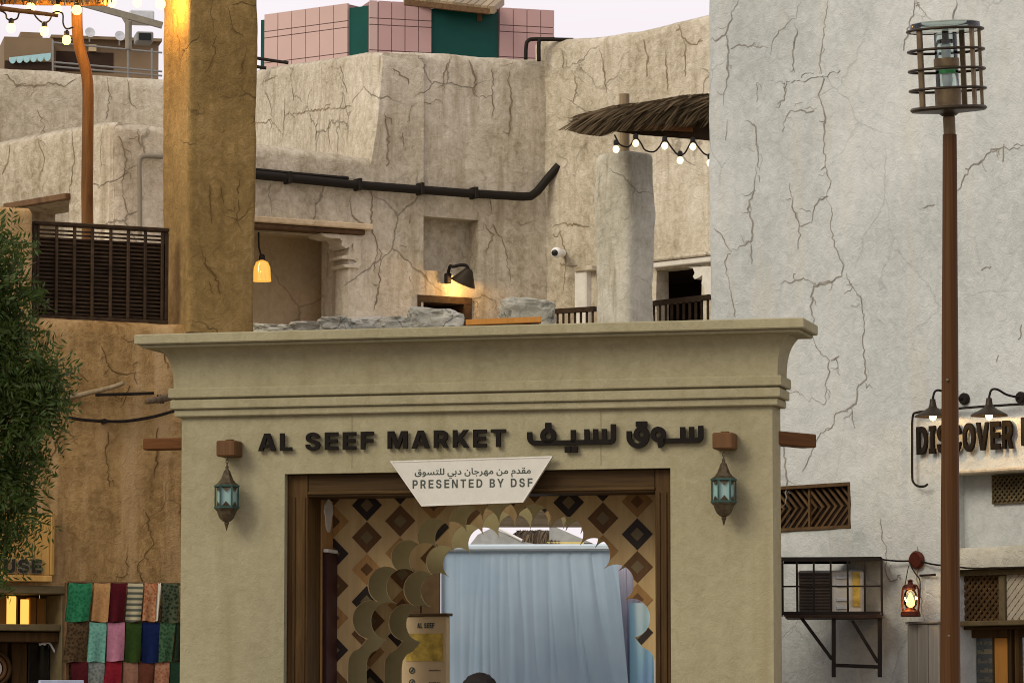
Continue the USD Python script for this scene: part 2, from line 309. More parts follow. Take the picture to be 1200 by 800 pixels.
M['shirt'] = paint('dark_shirt', (.05, .055, .07), .85); M['trousers'] = paint('dark_trousers', (.03, .03, .035), .85)
M['menu'] = paint('menu_board', (.50, .38, .22), .6, var=.05); M['menu_gold'] = paint('menu_picture', (.42, .30, .06), .5, var=.45, scale=22)
M['blue_sheet'] = paint('pale_blue_sheet', (.42, .48, .62), .6)
M['tarp'] = paint('grey_tarpaulin', (.30, .31, .30), .7, var=.15)
M['cream_trim'] = paint('cream_trim', (.60, .50, .20), .7)

# ------------------------------------------------------------------ hand-plastered walls
def wall_disp(S, Z, amp, seed): return amp * (meshkit.fbm(np.stack([S * 1.1 + 31.7, Z * 1.1 + 17.3, np.full_like(S, seed * 3.1)], -1), 4, seed) - .5) * 2 + \
    .45 * amp * (meshkit.fbm(np.stack([S * 6 + 5.1, Z * 6 + 8.2, np.full_like(S, seed * 1.7)], -1), 2, seed + 9) - .5) * 2
class Wall:
    """A thick, uneven wall in a frame with a wavy top line (pixels or metres) and rectangular holes; cracks are laid on its uneven face."""
    def __init__(self, F, s0, s1, z0, top, th, amp=.02, seed=1, holes=(), res=.05, d=0.0, rnd=.05):
        self.F, self.amp, self.seed, self.d = F, amp, seed, d
        ts, tz = np.array(sorted(top)).T if np.ndim(top) else (np.array([s0, s1]), np.array([top, top]))
        S = np.unique(np.round(np.concatenate([np.arange(s0, s1, res), [s1]] + [[h[0], h[1]] for h in holes]), 4))
        zt = tz.max(); Zc = np.unique(np.round(np.concatenate([np.arange(z0, zt - res * .3, res), [zt]] + [[h[2], h[3]] for h in holes]), 4))
        top_s = np.interp(S, ts, tz) + (.012 * (meshkit.fbm(np.stack([S * 7, S * 0, S * 0 + seed], -1), 3, seed) - .5) if amp > 0 else 0)
        SS, ZZ = np.meshgrid(S, Zc)
        zlim = np.interp(SS, S, top_s); hz = max([h[3] for h in holes], default=z0)
        k = np.clip((ZZ - hz) / max(zt - hz, 1e-6), 0, 1); ZZ = np.where(ZZ > hz, hz + (zlim - hz) * k, ZZ)
        D = wall_disp(SS, ZZ, amp, seed); edge = np.clip(1 - (zlim - ZZ) / max(rnd, 1e-6), 0, 1); D = D - rnd * .8 * edge ** 2
        for side in (s0, s1):
            e2 = np.clip(1 - np.abs(SS - side) / max(rnd, 1e-6), 0, 1); D = D - rnd * .5 * e2 ** 2
        nz, ns = SS.shape; front = np.stack([SS, D + d, ZZ], -1).reshape(-1, 3); back = front.copy(); back[:, 1] = d - th
        idx = np.arange(nz * ns).reshape(nz, ns); keep = np.ones((nz - 1, ns - 1), bool)
        sc, zc = (S[1:] + S[:-1]) / 2, (Zc[1:] + Zc[:-1]) / 2
        for h in holes: keep &= ~((sc[None] > h[0]) & (sc[None] < h[1]) & (zc[:, None] > h[2]) & (zc[:, None] < h[3]))
        a, b, c, e = idx[:-1, :-1][keep], idx[:-1, 1:][keep], idx[1:, 1:][keep], idx[1:, :-1][keep]
        F1 = np.concatenate([np.stack([a, b, c], 1), np.stack([a, c, e], 1)])
        N = nz * ns; ed = np.concatenate([F1[:, [0, 1]], F1[:, [1, 2]], F1[:, [2, 0]]])
        key = set(map(tuple, ed.tolist())); bd = np.array([x for x in ed.tolist() if (x[1], x[0]) not in key])
        side = np.concatenate([np.stack([bd[:, 1], bd[:, 0], bd[:, 0] + N], 1), np.stack([bd[:, 1], bd[:, 0] + N, bd[:, 1] + N], 1)])
        m = trimesh.Trimesh(np.concatenate([front, back]), np.concatenate([F1, F1[:, ::-1] + N, side]), process=False)
        v = m.vertices; m.vertices = F.o + v[:, :1] * F.e + v[:, 1:2] * F.n + v[:, 2:3] * np.array([0, 0, 1.0])
        m.remove_unreferenced_vertices(); self.mesh = m
    def crack(self, px, w=.012, seed=0, lift=.003):
        r0 = np.random.default_rng(seed + 900); out = [self._crack(px, w, seed, lift)]
        for i in range(len(px) - 1):
            (u0, v0), (u1, v1) = px[i], px[i + 1]; L = math.hypot(u1 - u0, v1 - v0)
            for _ in range(int(L / 16 + r0.random())):
                if r0.random() > .32: continue
                f = r0.random(); u, v = u0 + (u1 - u0) * f, v0 + (v1 - v0) * f; a = math.atan2(v1 - v0, u1 - u0) + r0.choice([-1, 1]) * (.5 + .9 * r0.random()); l = 4 + 11 * r0.random()
                out.append(self._crack([(u, v), (u + .5 * l * math.cos(a), v + .5 * l * math.sin(a)), (u + l * math.cos(a + .5), v + l * math.sin(a + .5))], w * .55, seed * 31 + i, lift))
        return join(*out)
    def _crack(self, px, w, seed, lift):
        r = np.random.default_rng(seed + 100); P = np.array([self.F.px(u, v, self.d) for u, v in px]); pts = []
        for i in range(len(P) - 1):
            L = np.linalg.norm(P[i + 1] - P[i]); n = max(2, int(L / .022))
            for t in np.linspace(0, 1, n, endpoint=False): pts.append(P[i] * (1 - t) + P[i + 1] * t)
        pts.append(P[-1]); pts = np.array(pts); n = len(pts); j = r.normal(0, .006, (n, 2)) + np.cumsum(r.normal(0, .0022, (n, 2)), 0)
        j -= np.linspace(0, 1, n)[:, None] * j[-1]; pts = pts + j
        T = np.gradient(pts, axis=0); T /= np.linalg.norm(T, axis=1, keepdims=True) + 1e-9; Nn = np.stack([-T[:, 1], T[:, 0]], 1)
        t = np.linspace(0, 1, n); W = w * (.35 + .9 * r.random(n)) * (.25 + .75 * np.sin(math.pi * np.clip(t * .92 + .04, 0, 1)) ** .6); W = np.convolve(W, [.25, .5, .25], 'same') * (.25 + 1.7 * meshkit.fbm(np.stack([t * n * .11, t * 0 + seed * 1.3, t * 0], -1), 2, seed) ** 1.5 * 1.4)
        A, B = pts + Nn * W[:, None] / 2, pts - Nn * W[:, None] / 2; V = np.concatenate([A, B])
        d = wall_disp(V[:, 0], V[:, 1], self.amp, self.seed) + self.d + lift
        X = self.F.o + V[:, :1] * self.F.e + d[:, None] * self.F.n + V[:, 1:2] * np.array([0, 0, 1.0])
        i = np.arange(n - 1); Fc = np.concatenate([np.stack([i, i + n, i + n + 1], 1), np.stack([i, i + n + 1, i + 1], 1)])
        return trimesh.Trimesh(X, Fc, process=False)

# ------------------------------------------------------------------ lettering
def font(name, weight):
    from PIL import ImageFont
    f = ImageFont.truetype(glob.glob(f'/opt/blender-*/*/datafiles/fonts/{name}.woff2')[0], 150)
    ax = f.get_variation_axes(); f.set_variation_by_axes([32, weight] if name == 'Inter' else [weight, 100]); return f
FONTS = {}
def glyph(ch, name='Inter', weight=800):
    """One character (or a run) as a shape with its baseline at 0 and Inter capitals 1 high, and its advance."""
    from PIL import Image, ImageDraw
    f = FONTS.setdefault((name, weight), None) or font(name, weight); FONTS[(name, weight)] = f
    x0, y0, x1, y1 = f.getbbox(ch, anchor='ls'); cap = 150 * .727
    if x1 <= x0 or y1 <= y0: return None, f.getlength(ch) / cap
    im = Image.new('L', (x1 - x0 + 8, y1 - y0 + 8)); ImageDraw.Draw(im).text((4 - x0, 4 - y0), ch, 255, font=f, anchor='ls')
    on = np.pad(np.asarray(im) > 127, ((0, 0), (1, 1))).astype(np.int8)
    rows, st = np.nonzero(np.diff(on, axis=1) == 1); en = np.nonzero(np.diff(on, axis=1) == -1)[1]
    g = unary_union(list(shapely.box(st, -rows - 1, en, -rows))).buffer(.8).buffer(-.8).simplify(.6)
    return affinity.affine_transform(g, [1 / cap, 0, 0, 1 / cap, (x0 - 4) / cap, (4 - y0) / cap]), f.getlength(ch) / cap
def word(text, height, width, weight=800, track=.12, slant=0.0):
    """[(character, shape)] with capitals height tall, the whole run scaled to width."""
    out, x = [], 0.0
    for ch in text:
        g, a = glyph(ch, 'Inter', weight)
        if g is not None: out.append((ch, affinity.translate(g, x)))
        x += a + track
    b = unary_union([g for _, g in out]).bounds; k = width / (b[2] - b[0])
    return [(c, affinity.affine_transform(g, [k, 0, 0, height, -b[0] * k, 0])) for c, g in out]
AR = {'م': 0xFEE1, 'ق': 0xFED5, 'د': 0xFEA9, 'ن': 0xFEE5, 'ه': 0xFEE9, 'ر': 0xFEAD, 'ج': 0xFE9D, 'ا': 0xFE8D, 'ب': 0xFE8F, 'ي': 0xFEF1, 'ل': 0xFEDD, 'ت': 0xFE95, 'س': 0xFEB1, 'و': 0xFEED, 'ف': 0xFED1}
def arabic(text):
    out = ''
    for w in text.split(' '):
        r, prev = '', False
        for i, c in enumerate(w):
            joins = c not in 'دراو'; nxt = joins and i < len(w) - 1
            r += chr(AR[c] + (3 if prev and nxt else 1 if prev else 2 if nxt else 0)); prev = joins
        out += r + ' '
    return out.strip()[::-1]

# ================================================================== the setting
ground = obj('ground', cbox((-400, -60, -.3), (400, 700, 0)), M['ground'], kind='structure')

# ------------------------------------------------------------------ the market gate
g0 = at(560, 800, 21.4); G = Frame(g0, -14.5)
def gp(u, v, d=0.0): return G.px(u, v, d)
sL, sR = gp(212, 640)[0], gp(906, 640)[0]; zB = 0.0
zwall = gp(560, 482)[1]; oL, oR = gp(333, 680)[0], gp(786, 680)[0]; oT = gp(560, 551.5)[1]
DEP = .24
gate = thing('market_gate', 'cream plaster market gateway with deep moulded cornice and black lettering', 'gateway', G.pt((sL + sR) / 2, 0, 0))
obj('gate_wall', G.ext(Polygon([(sL, 0), (oL, 0), (oL, oT), (oR, oT), (oR, 0), (sR, 0), (sR, zwall), (sL, zwall)]), -DEP, 0), M['gate'], gate)
def ring_loft(prof, back=-DEP):
    V = []
    for o, z in prof:
        V += [(sL - o, back, z), (sL - o, o, z), (sR + o, o, z), (sR + o, back, z)]
    Fc = []
    for i in range(len(prof) - 1):
        for k in range(4):
            k2 = (k + 1) % 4; Fc += [[i * 4 + k, i * 4 + k2, (i + 1) * 4 + k2], [i * 4 + k, (i + 1) * 4 + k2, (i + 1) * 4 + k]]
    n = (len(prof) - 1) * 4; Fc += [[0, 2, 1], [0, 3, 2], [n, n + 1, n + 2], [n, n + 2, n + 3]]
    m = trimesh.Trimesh(np.array(V, float), np.array(Fc), process=False); m.fix_normals(); return G.tf(m)
def zz(v, o): return gp(560, v, o)[1]
P1 = 1 / 210.0
def band(name, o0, v0, v1, ch=.006):
    z0, z1 = zz(v1, o0), zz(v0, o0); obj(name, ring_loft([(o0 - ch, z0), (o0, z0 + ch), (o0, z1 - ch), (o0 - ch, z1)]), M['gate'], gate)
band('lower_moulding', 7 * P1, 472.5, 481.5); band('middle_moulding', 11 * P1, 461, 472.2); band('upper_moulding', 13 * P1, 447, 459)
obj('moulding_fillet', ring_loft([(7 * P1, zz(461, .04)), (7 * P1, zz(457, .04))]), M['seam'], gate)
cz0, cz1 = zz(447.2, .05), zz(397.5, .19); cove = []
for t in np.linspace(0, 1, 14):
    a = t * math.pi / 2; cove.append((8 * P1 + (22 - 8) * P1 * (1 - math.cos(a)) ** 1.3, cz0 + (cz1 - cz0) * (.55 * t + .45 * math.sin(a))))
obj('cornice_cove', ring_loft(cove), M['gate'], gate, smooth=40)
band('cornice_soffit_band', 39 * P1, 393.5, 397.8); band('cornice_slab', 45 * P1, 381.5, 393.5)
for u, v0, v1 in ((525, 401, 441), (412, 486, 548), (704, 482, 545), (234, 405, 440), (486, 402, 441)):
    s, z0 = gp(u, v1); z1 = gp(u, v0)[1]; dd = .002 if v0 > 450 else .075
    if v0 > 450: obj('seam', G.box(s - .003, s + .003, 0, .0015, z0, z1), M['seam'], gate)
# lettering, each letter its own piece
def plank_letters(part, pieces, s0, z0, rise, d0, d1, mtl, F, names=True):
    for c, g in pieces:
        q = affinity.translate(g, s0, z0 + rise * g.centroid.x); obj('letter', F.ext(q, d0, d1), mtl, part)
sA, zA = gp(303, 528.5, .02); sB, zBt = gp(593, 523.5, .02); capH = gp(303, 508, .02)[1] - zA
lat = holder('latin_lettering', gate)
plank_letters(lat, word('AL SEEF MARKET', capH, sB - sA, 800, .17), sA, zA, 0, .012, .032, M['letter'], G)
# Arabic lettering built from strokes (units: photo pixels x 4 from (600, 400))
def ar_strokes():
    W = 11.5; L = lambda *p: LineString(p).buffer(W, cap_style=2, join_style=1)
    def ring(x, y, r): return Point(x, y).buffer(r + W).difference(Point(x, y).buffer(r - W))
    def dot(x, y, r=13): return sbox(x - r + 1, y - r + 1, x + r - 1, y + r - 1).buffer(2)
    arc = lambda cx, cy, r, a0, a1: LineString([(cx + r * math.cos(math.radians(a)), cy + r * math.sin(math.radians(a))) for a in np.linspace(a0, a1, 16)]).buffer(W, cap_style=2)
    lam = L((478, 395), (478, 462)).union(arc(462, 460, 16, 0, 90)); base = L((465, 476), (110, 476))
    seen = [L((x, 416), (x, 478)) for x in (436, 395, 354)]; yeh = [L((290, 418), (290, 478)), dot(264, 508), dot(296, 508)]
    feh = [ring(172, 443, 26), dot(172, 397), arc(110, 450, 26, 90, 180), L((84, 452), (84, 424))]
    w1 = {'lam': lam, 'seen': unary_union(seen + [base]), 'yeh': unary_union(yeh), 'feh': unary_union(feh)}
    qaf = unary_union([ring(610, 443, 24), dot(597, 398, 12), dot(624, 398, 12), arc(593, 455, 41, 0, 180), L((552, 456), (552, 428)), L((634, 440), (634, 458))])
    waw = unary_union([ring(688, 446, 24), arc(682, 468, 30, 0, 80), L((712, 446), (712, 470))])
    seen2 = unary_union([L((712, 476), (870, 476)), arc(868, 458, 18, 0, 90), L((886, 460), (886, 410))] + [L((x, 414), (x, 478)) for x in (843, 802)])
    return {'lam': w1['lam'], 'seen': w1['seen'], 'yeh': w1['yeh'], 'feh': w1['feh'], 'qaf': qaf, 'waw': waw, 'seen_001': seen2}
arp = holder('arabic_lettering', gate)
s0a, z0a = gp(619, 520, .02); s1a, z1a = gp(823, 520, .02); kx = (s1a - s0a) / ((823 - 619) * 4); off = 0
z600 = gp(600 + 480 / 4, 400 + 478 / 4 - 1.5, .02)[1]
for nme, g in ar_strokes().items():
    q = affinity.affine_transform(g, [kx, 0, 0, -kx, s0a - (619 - 600) * 4 * kx, z600 + 478 * kx + .0]); obj('letter', G.ext(q, .012, .032), M['letter'], arp)
# door frame and recess
IL, IR, IT = gp(359, 680, -.03)[0], gp(767, 680, -.03)[0], gp(560, 579, -.03)[1]
fr = -.05
obj('frame_post', G.box(oL + .002, IL, -.30, fr, 0, oT - .002, .004), M['door_wood'], gate)
obj('frame_post', G.box(IR, oR - .002, -.30, fr, 0, oT - .002, .004), M['door_wood'], gate)
obj('frame_head', G.box(IL + .001, IR - .001, -.30, fr - .004, IT, oT - .002, .004), M['door_wood_h'], gate)
for s0_, s1_ in ((oL + .03, oL + .05), (IL - .03, IL - .012), (IR + .012, IR + .03), (oR - .05, oR - .03)): obj('frame_bead', G.box(s0_, s1_, fr - .002, fr + .008, 0, IT, .003), M['door_wood'], gate)
obj('frame_bead', G.box(IL, IR, fr - .006, fr + .008, IT + .012, IT + .03, .003), M['door_wood_h'], gate)

# ------------------------------------------------------------------ hanging sign
sg = [gp(457, 540, .05), gp(648, 534, .05), gp(613, 588.5, .05), gp(494, 593, .05)]
sg = [(s, z) for s, z in sg]
sign = thing('hanging_sign', 'grey-white trapezoid PRESENTED BY DSF sign under the gate lettering', 'sign', G.pt(sg[2][0] - .2, .05, sg[2][1]))
obj('board', G.ext(Polygon(sg), .036, .052), M['sign'], sign)
rim = Polygon(sg); obj('edge_trim', G.ext(rim.difference(rim.buffer(-.008, join_style=2)), .030, .055), M['white_board'], sign)
obj('fixing_rod', join(*[tube([G.pt(*[gp(u, v, .0)[0], .0, gp(u, v, 0)[1]]), G.pt(gp(u, v, .0)[0], .036, gp(u, v, 0)[1])], .006) for u, v in ((500, 545), (606, 542))]), M['grey_metal'], sign)
sP, zP = gp(483.5, 572.5, .052); sQ, _ = gp(624, 569, .052); ph = gp(484, 561, .052)[1] - zP
obj('latin_print', [G.ext(affinity.translate(g, sP, zP + .002), .052, .0535) for c, g in word('PRESENTED BY DSF', ph * .86, sQ - sP, 700, .30)], M['print'], sign)
ag, _ = glyph(arabic('مقدم من مهرجان دبي للتسوق'), 'NotoSansArabic-VariableFont_wdth,wght', 600)
sP, zP = gp(486, 556.5, .052); sQ, _ = gp(622, 552, .052); b = ag.bounds; k = (sQ - sP) / (b[2] - b[0])
obj('arabic_print', G.ext(affinity.affine_transform(ag, [k, 0, 0, k * .92, sP - b[0] * k, zP]), .052, .0535), M['print'], sign)

# ------------------------------------------------------------------ arched marquetry screens in the gateway
D0, DSTEP = -.52, .37
c0 = (gp(406, 740, D0)[0] + gp(769, 740, D0)[0]) / 2
def arch_poly():
    half = [(158, 747), (145, 704), (122, 667), (94, 639), (59, 619), (20, 609)]
    cs = [((gp(588 + h, v + (h) * -.012, D0)[0]) - gp(588, v, D0)[0], gp(588, v, D0)[1]) for h, v in half]
    pts = []
    wS = gp(588 + 182, 760, D0)[0] - gp(588, 760, D0)[0]; zS = gp(588, 768, D0)[1]
    def lobe(a, b, k=.62, n=9):
        a, b = np.array(a), np.array(b); m = (a + b) / 2; L = np.linalg.norm(b - a); t = (b - a) / L; nr = np.array([t[1], -t[0]])
        if nr @ (m - np.array([0, 2.0])) < 0: nr = -nr
        r = L / 2 * 1.06; h = math.sqrt(max(r * r - L * L / 4, 0)); c = m + nr * h * .9 + 0 * nr; out = []
        half = math.radians(97); R = (L / 2) / math.sin(half); cc = m - nr * R * math.cos(half)
        for f in np.linspace(-1, 1, 15): out.append(cc + nr * R * math.cos(half * f) + t * R * math.sin(half * f))
        return out
    pts += [(wS, 0.0), (wS, zS - .05)]
    e = cs[0]; pts += [(wS - .006, zS - .01), (wS - .03, zS + .025), (wS - .07, zS + .045)]
    for i in range(len(cs) - 1): pts += [tuple(p) for p in lobe(cs[i], cs[i + 1])]
    half_pts = pts; crown = lobe(cs[-1], (-cs[-1][0], cs[-1][1]))
    left = [(-x, z) for x, z in reversed(half_pts)]
    return Polygon(half_pts + [tuple(p) for p in crown[1:-1]] + left).buffer(0)
ARCH = affinity.translate(arch_poly(), c0, 0)
pitch_s = 41 * P1 * 1.02; pitch_z = 37.6 * P1 * 1.03; hw, hh = 18.3 * P1 * 1.03, 18.4 * P1 * 1.03
sx0 = gp(391, 686, D0)[0]; zx0 = gp(391, 686, D0)[1]
KIND = [('inlay_brown', 'inlay_olive'), ('inlay_tan', 'inlay_brown'), ('inlay_black', 'inlay_olive')]
def diamond(s, z, a, b): return Polygon([(s - a, z), (s, z - b), (s + a, z), (s, z + b)])
for li in range(4):
    d = D0 - DSTEP * li
    lab = ['cream screen with brown and black diamond inlay, foremost in the gateway', 'plain olive scalloped arch panel just behind the foremost diamond screen',
           'second diamond-inlaid scalloped screen, between two olive panels', 'rearmost olive scalloped arch panel in the gateway, nearest the blue curtain'][li]
    th = thing('arch_screen', lab, 'arch screen', G.pt(c0, d, 0), 'scalloped arch screens in the gateway')
    outer = sbox(IL - .03, 0.0, IR + .03, IT + .06); body = outer.difference(ARCH)
    pb = obj('panel', G.ext(body, d - .012, d), M['panel_cream' if li % 2 == 0 else 'panel_olive'], th)
    if li % 2 == 0:
        clip = sbox(IL - .02, .0, IR + .02, IT + .05).difference(ARCH.buffer(.002))
        for i in range(-1, 12):
            for j in range(-12, 7):
                if pitch_z * j + zx0 < gp(391, 815, D0)[1] - .1: continue
                s, z = sx0 + i * pitch_s, zx0 + (j + (.5 if i % 2 else 0)) * pitch_z
                kk = (-j + (i // 2) * 2 + (1 if i % 2 else 0) + li) % 3; mo, mi = KIND[kk]
                q = diamond(s, z, hw, hh).intersection(clip)
                if q.is_empty or q.area < 2e-4: continue
                qi = diamond(s, z, hw * .43, hh * .43).intersection(clip); q = q.difference(diamond(s, z, hw * .43, hh * .43))
                if not q.is_empty and q.area > 1e-4: obj('inlay_diamond', G.ext(q, d - .004, d + .003), M[mo], th)
                if not qi.is_empty and qi.area > 1e-4: obj('inlay_centre', G.ext(qi, d - .004, d + .002), M[mi], th)
                # pale tan lozenge between the columns
                q2 = diamond(s + pitch_s / 2, z + pitch_z * .25, 3.0 * P1, 15 * P1).intersection(clip)
pas = thing('passage_lining', 'dark timber side walls and roof of the passage behind the gateway', 'passage', G.pt(c0, -1.1, 0))
dE = D0 - 3 * DSTEP - .05
obj('roof_board', G.box(IL - .1, IR + .1, D0 + .01, -.31, IT + .062, IT + .12), M['passage'], pas)
obj('side_wall', G.box(IL - .10, IL - .032, dE, -.31, 0, IT + .06), M['passage'], pas, label='left side wall of the passage')
obj('side_wall', G.box(IR + .032, IR + .10, dE, -.31, 0, IT + .06), M['passage'], pas)
# recess side board with the pale oval cut-out, and the maroon door leaf
jb = thing('jamb_board', 'orange-brown board with a pale oval cut-out at the left of the doorway', 'board', G.pt(IL, -.4, 0))
obj('board', G.box(IL - .028, IL + .006, D0 + .004, -.302, 0, IT - .002), M['inlay_tan'], jb)
ov = Polygon([(-.415 + .082 * math.sin(a) * (1.0 if math.cos(a) > -.1 else .75), gp(375, 600, -.4)[1] + (.075 if math.cos(a) > 0 else .115) * math.cos(a)) for a in np.linspace(0, 2 * math.pi, 28, endpoint=False)])
m = trimesh.creation.extrude_polygon(ov, .006, engine='earcut'); v = m.vertices.copy(); m.vertices = np.stack([v[:, 2] + IL + .0065, v[:, 0], v[:, 1]], 1)
obj('oval_inset', G.tf(m), M['white_board'], jb); jb2 = m
dl = thing('door_leaf', 'dark maroon door leaf folded against the left of the doorway', 'door', G.pt(IL + .02, -.4, 0))
zt = gp(372, 648, -.4)[1]
obj('leaf', G.box(IL + .014, IL + .034, D0 + .006, -.308, .02, zt, .003), M['maroon'], dl)
obj('top_cap', G.box(IL + .012, IL + .038, D0 + .006, -.306, zt + .001, zt + .022, .004), M['white_board'], dl)

# ------------------------------------------------------------------ things beyond the gateway
CY = 23.9; C = Frame(at(615, 800, CY), -4)
cu = thing('blue_curtain', 'pale blue cloth curtain hanging in folds beyond the gateway', 'curtain', C.pt(0, 0, 0))
def cloth(F, u0, u1, vt, vb, d, folds, amp, lean=0.0, seed=0, gather=0.0):
    r = np.random.default_rng(seed); sA_, zA_ = F.px(u0, vt, d); sB_, _ = F.px(u1, vt, d); ns, nz = 220, 60
    t = np.linspace(0, 1, ns); z = np.linspace(zA_, max(.05, 0.05), nz); ph = r.random(8) * 6.28; V = []
    for j, zj in enumerate(z):
        f = j / (nz - 1); ss = sA_ + (sB_ - sA_) * t + lean * f * (t ** 2) * 1.0
        q = t * 1.0 - .30 * f * np.clip(t - .45, 0, 1) ** 1.2
        w = 2.2 * (np.abs(meshkit.fbm(np.stack([q * 10 + 3.3 * seed, np.full(ns, f * 1.1), np.zeros(ns)], -1), 3, seed) - .5) * 2) ** .7 - .9
        w = w * (.35 + .65 * np.clip(t * 1.4 - .1, 0, 1)) + .32 * (meshkit.fbm(np.stack([q * 46, np.full(ns, f * 2.0), np.zeros(ns)], -1), 2, seed + 4) - .5) * max(.25, 1 - f * 2.2) + .9 * (meshkit.fbm(np.stack([t * 3, np.full(ns, f * 3.0), np.zeros(ns)], -1), 3, seed + 7) - .5)
        V.append(np.stack([ss, d + amp * w * (.25 + .75 * min(1, f * 3)) , np.full(ns, zj)], 1))
    V = np.concatenate(V); idx = np.arange(ns * nz).reshape(nz, ns); a, b, c, e = idx[:-1, :-1].ravel(), idx[1:, :-1].ravel(), idx[1:, 1:].ravel(), idx[:-1, 1:].ravel()
    Fc = np.concatenate([np.stack([a, b, c], 1), np.stack([a, c, e], 1)]); X = F.o + V[:, :1] * F.e + V[:, 1:2] * F.n + V[:, 2:3] * np.array([0, 0, 1.0])
    return trimesh.Trimesh(X, Fc, process=False)
obj('cloth', cloth(C, 517, 722, 645, 900, 0.0, ((3.3, .5), (7.1, .55), (12.7, .35), (21, .15)), .026, .22, 3, 1.0), M['curtain'], cu, smooth=True)
s0_, z0_ = C.px(514, 640); s1_, _ = C.px(722, 640)
obj('top_hem', C.box(s0_, s1_, -.02, .035, z0_ - .03, z0_ + .012, .012), M['hem'], cu)
obj('curtain_pole', tube([C.pt(s0_ + .004, .01, 0), C.pt(s0_ + .004, .01, z0_)], .010), M['white'], cu)
lc = thing('lilac_drape', 'narrow lilac-grey drape at the right of the blue curtain', 'drape', C.pt(C.px(733, 700)[0], -.12, 0))
obj('cloth', cloth(C, 706, 764, 648, 900, -.24, ((1.5, .5), (3.7, .4)), .018, .05, 5), M['lilac'], lc, smooth=True)
fm = thing('iridescent_panel', 'shiny rainbow-blue film panel at the right edge of the gateway opening', 'panel', C.pt(C.px(755, 700)[0], -.2, 0))
sa, za = C.px(738, 706, -.14); sb, _ = C.px(766, 706, -.14)
V = []; n = 14
for i, t in enumerate(np.linspace(0, 1, n)): V += [(sa + (sb - sa) * t, -.16 + .016 * math.sin(t * 3.1), .02), (sa + (sb - sa) * t, -.16 + .016 * math.sin(t * 3.1), za)]
Fc = []
for i in range(n - 1): Fc += [[2 * i, 2 * i + 2, 2 * i + 3], [2 * i, 2 * i + 3, 2 * i + 1]]
m = trimesh.Trimesh(np.array(V), np.array(Fc), process=False); m2 = m.copy(); m2.vertices[:, 1] -= .008; m2.invert()
obj('film', C.tf(join(m, m2)), M['film'], fm, smooth=True)
obj('edge_strip', C.box(sb, sb + .02, -.17, -.13, .02, za, .004), M['white'], fm)
dp = thing('dark_partition', 'dark brown boarded partition left of the blue curtain', 'partition', C.pt(C.px(480, 700)[0], .05, 0))
pL, pR = C.px(380, 700, .05)[0], C.px(516, 700, .05)[0]; obj('backing', C.box(pL - .1, pR - .01, -.03, -.002, 0, C.px(480, 585, .05)[1] - .02), M['passage'], dp); pz = C.px(480, 585, .05)[1]
for i in range(6):
    a = pL + (pR - pL) * i / 6; obj('board', C.box(a + .003, a + (pR - pL) / 6 - .003, .0, .03 + .004 * (i % 2), 0, pz, .004), M['passage'], dp)
# menu stand
MS = Frame(at(505, 800, 23.45), -22)
ms = thing('menu_stand', 'cream AL SEEF notice stand with gold picture in front of the blue curtain', 'notice stand', MS.pt(0, 0, 0))
a, zt = MS.px(470, 720); b_, _ = MS.px(523, 720)
obj('panel', MS.box(a, b_, -.06, 0, .05, zt - .01, .004), M['menu'], ms)
obj('top_cap', MS.box(a - .01, b_ + .012, -.075, .012, zt - .0095, zt + .008, .003), M['passage'], ms)
q0, w1 = MS.px(476, 742, 0); q1, w0 = MS.px(519, 774, 0)
obj('picture', MS.box(q0, q1, 0, .003, w0, w1), M['menu_gold'], ms)
t0, y0 = MS.px(489, 735.5); t1, _ = MS.px(509, 735.5); hgt = MS.px(489, 729.5)[1] - y0
obj('heading', [MS.ext(affinity.translate(g, t0, y0), 0, .003) for c, g in word('AL SEEF', hgt, t1 - t0, 800)], M['print'], ms)
for v in (785, 799, 813):
    c_, z_ = MS.px(483, v); ringp = Point(c_, z_).buffer(.020).difference(Point(c_, z_).buffer(.015)).union(LineString([(c_ - .008, z_ - .008), (c_ + .008, z_ + .010)]).buffer(.004)).union(Point(c_ + .003, z_ - .004).buffer(.005))
    obj('icon', MS.ext(ringp, 0, .003), M['print'], ms)
    e0, _ = MS.px(503, v); e1, _ = MS.px(517, v); r = np.random.default_rng(v)
    obj('text_line', [MS.box(x, x + .006 + .006 * r.random(), 0, .003, z_ - .004, z_ + .004 * r.random()) for x in np.arange(e0, e1 - .01, .013)], M['print'], ms)
obj('base', MS.box(a - .03, b_ + .03, -.20, .12, .0, .045, .01), M['passage'], ms)
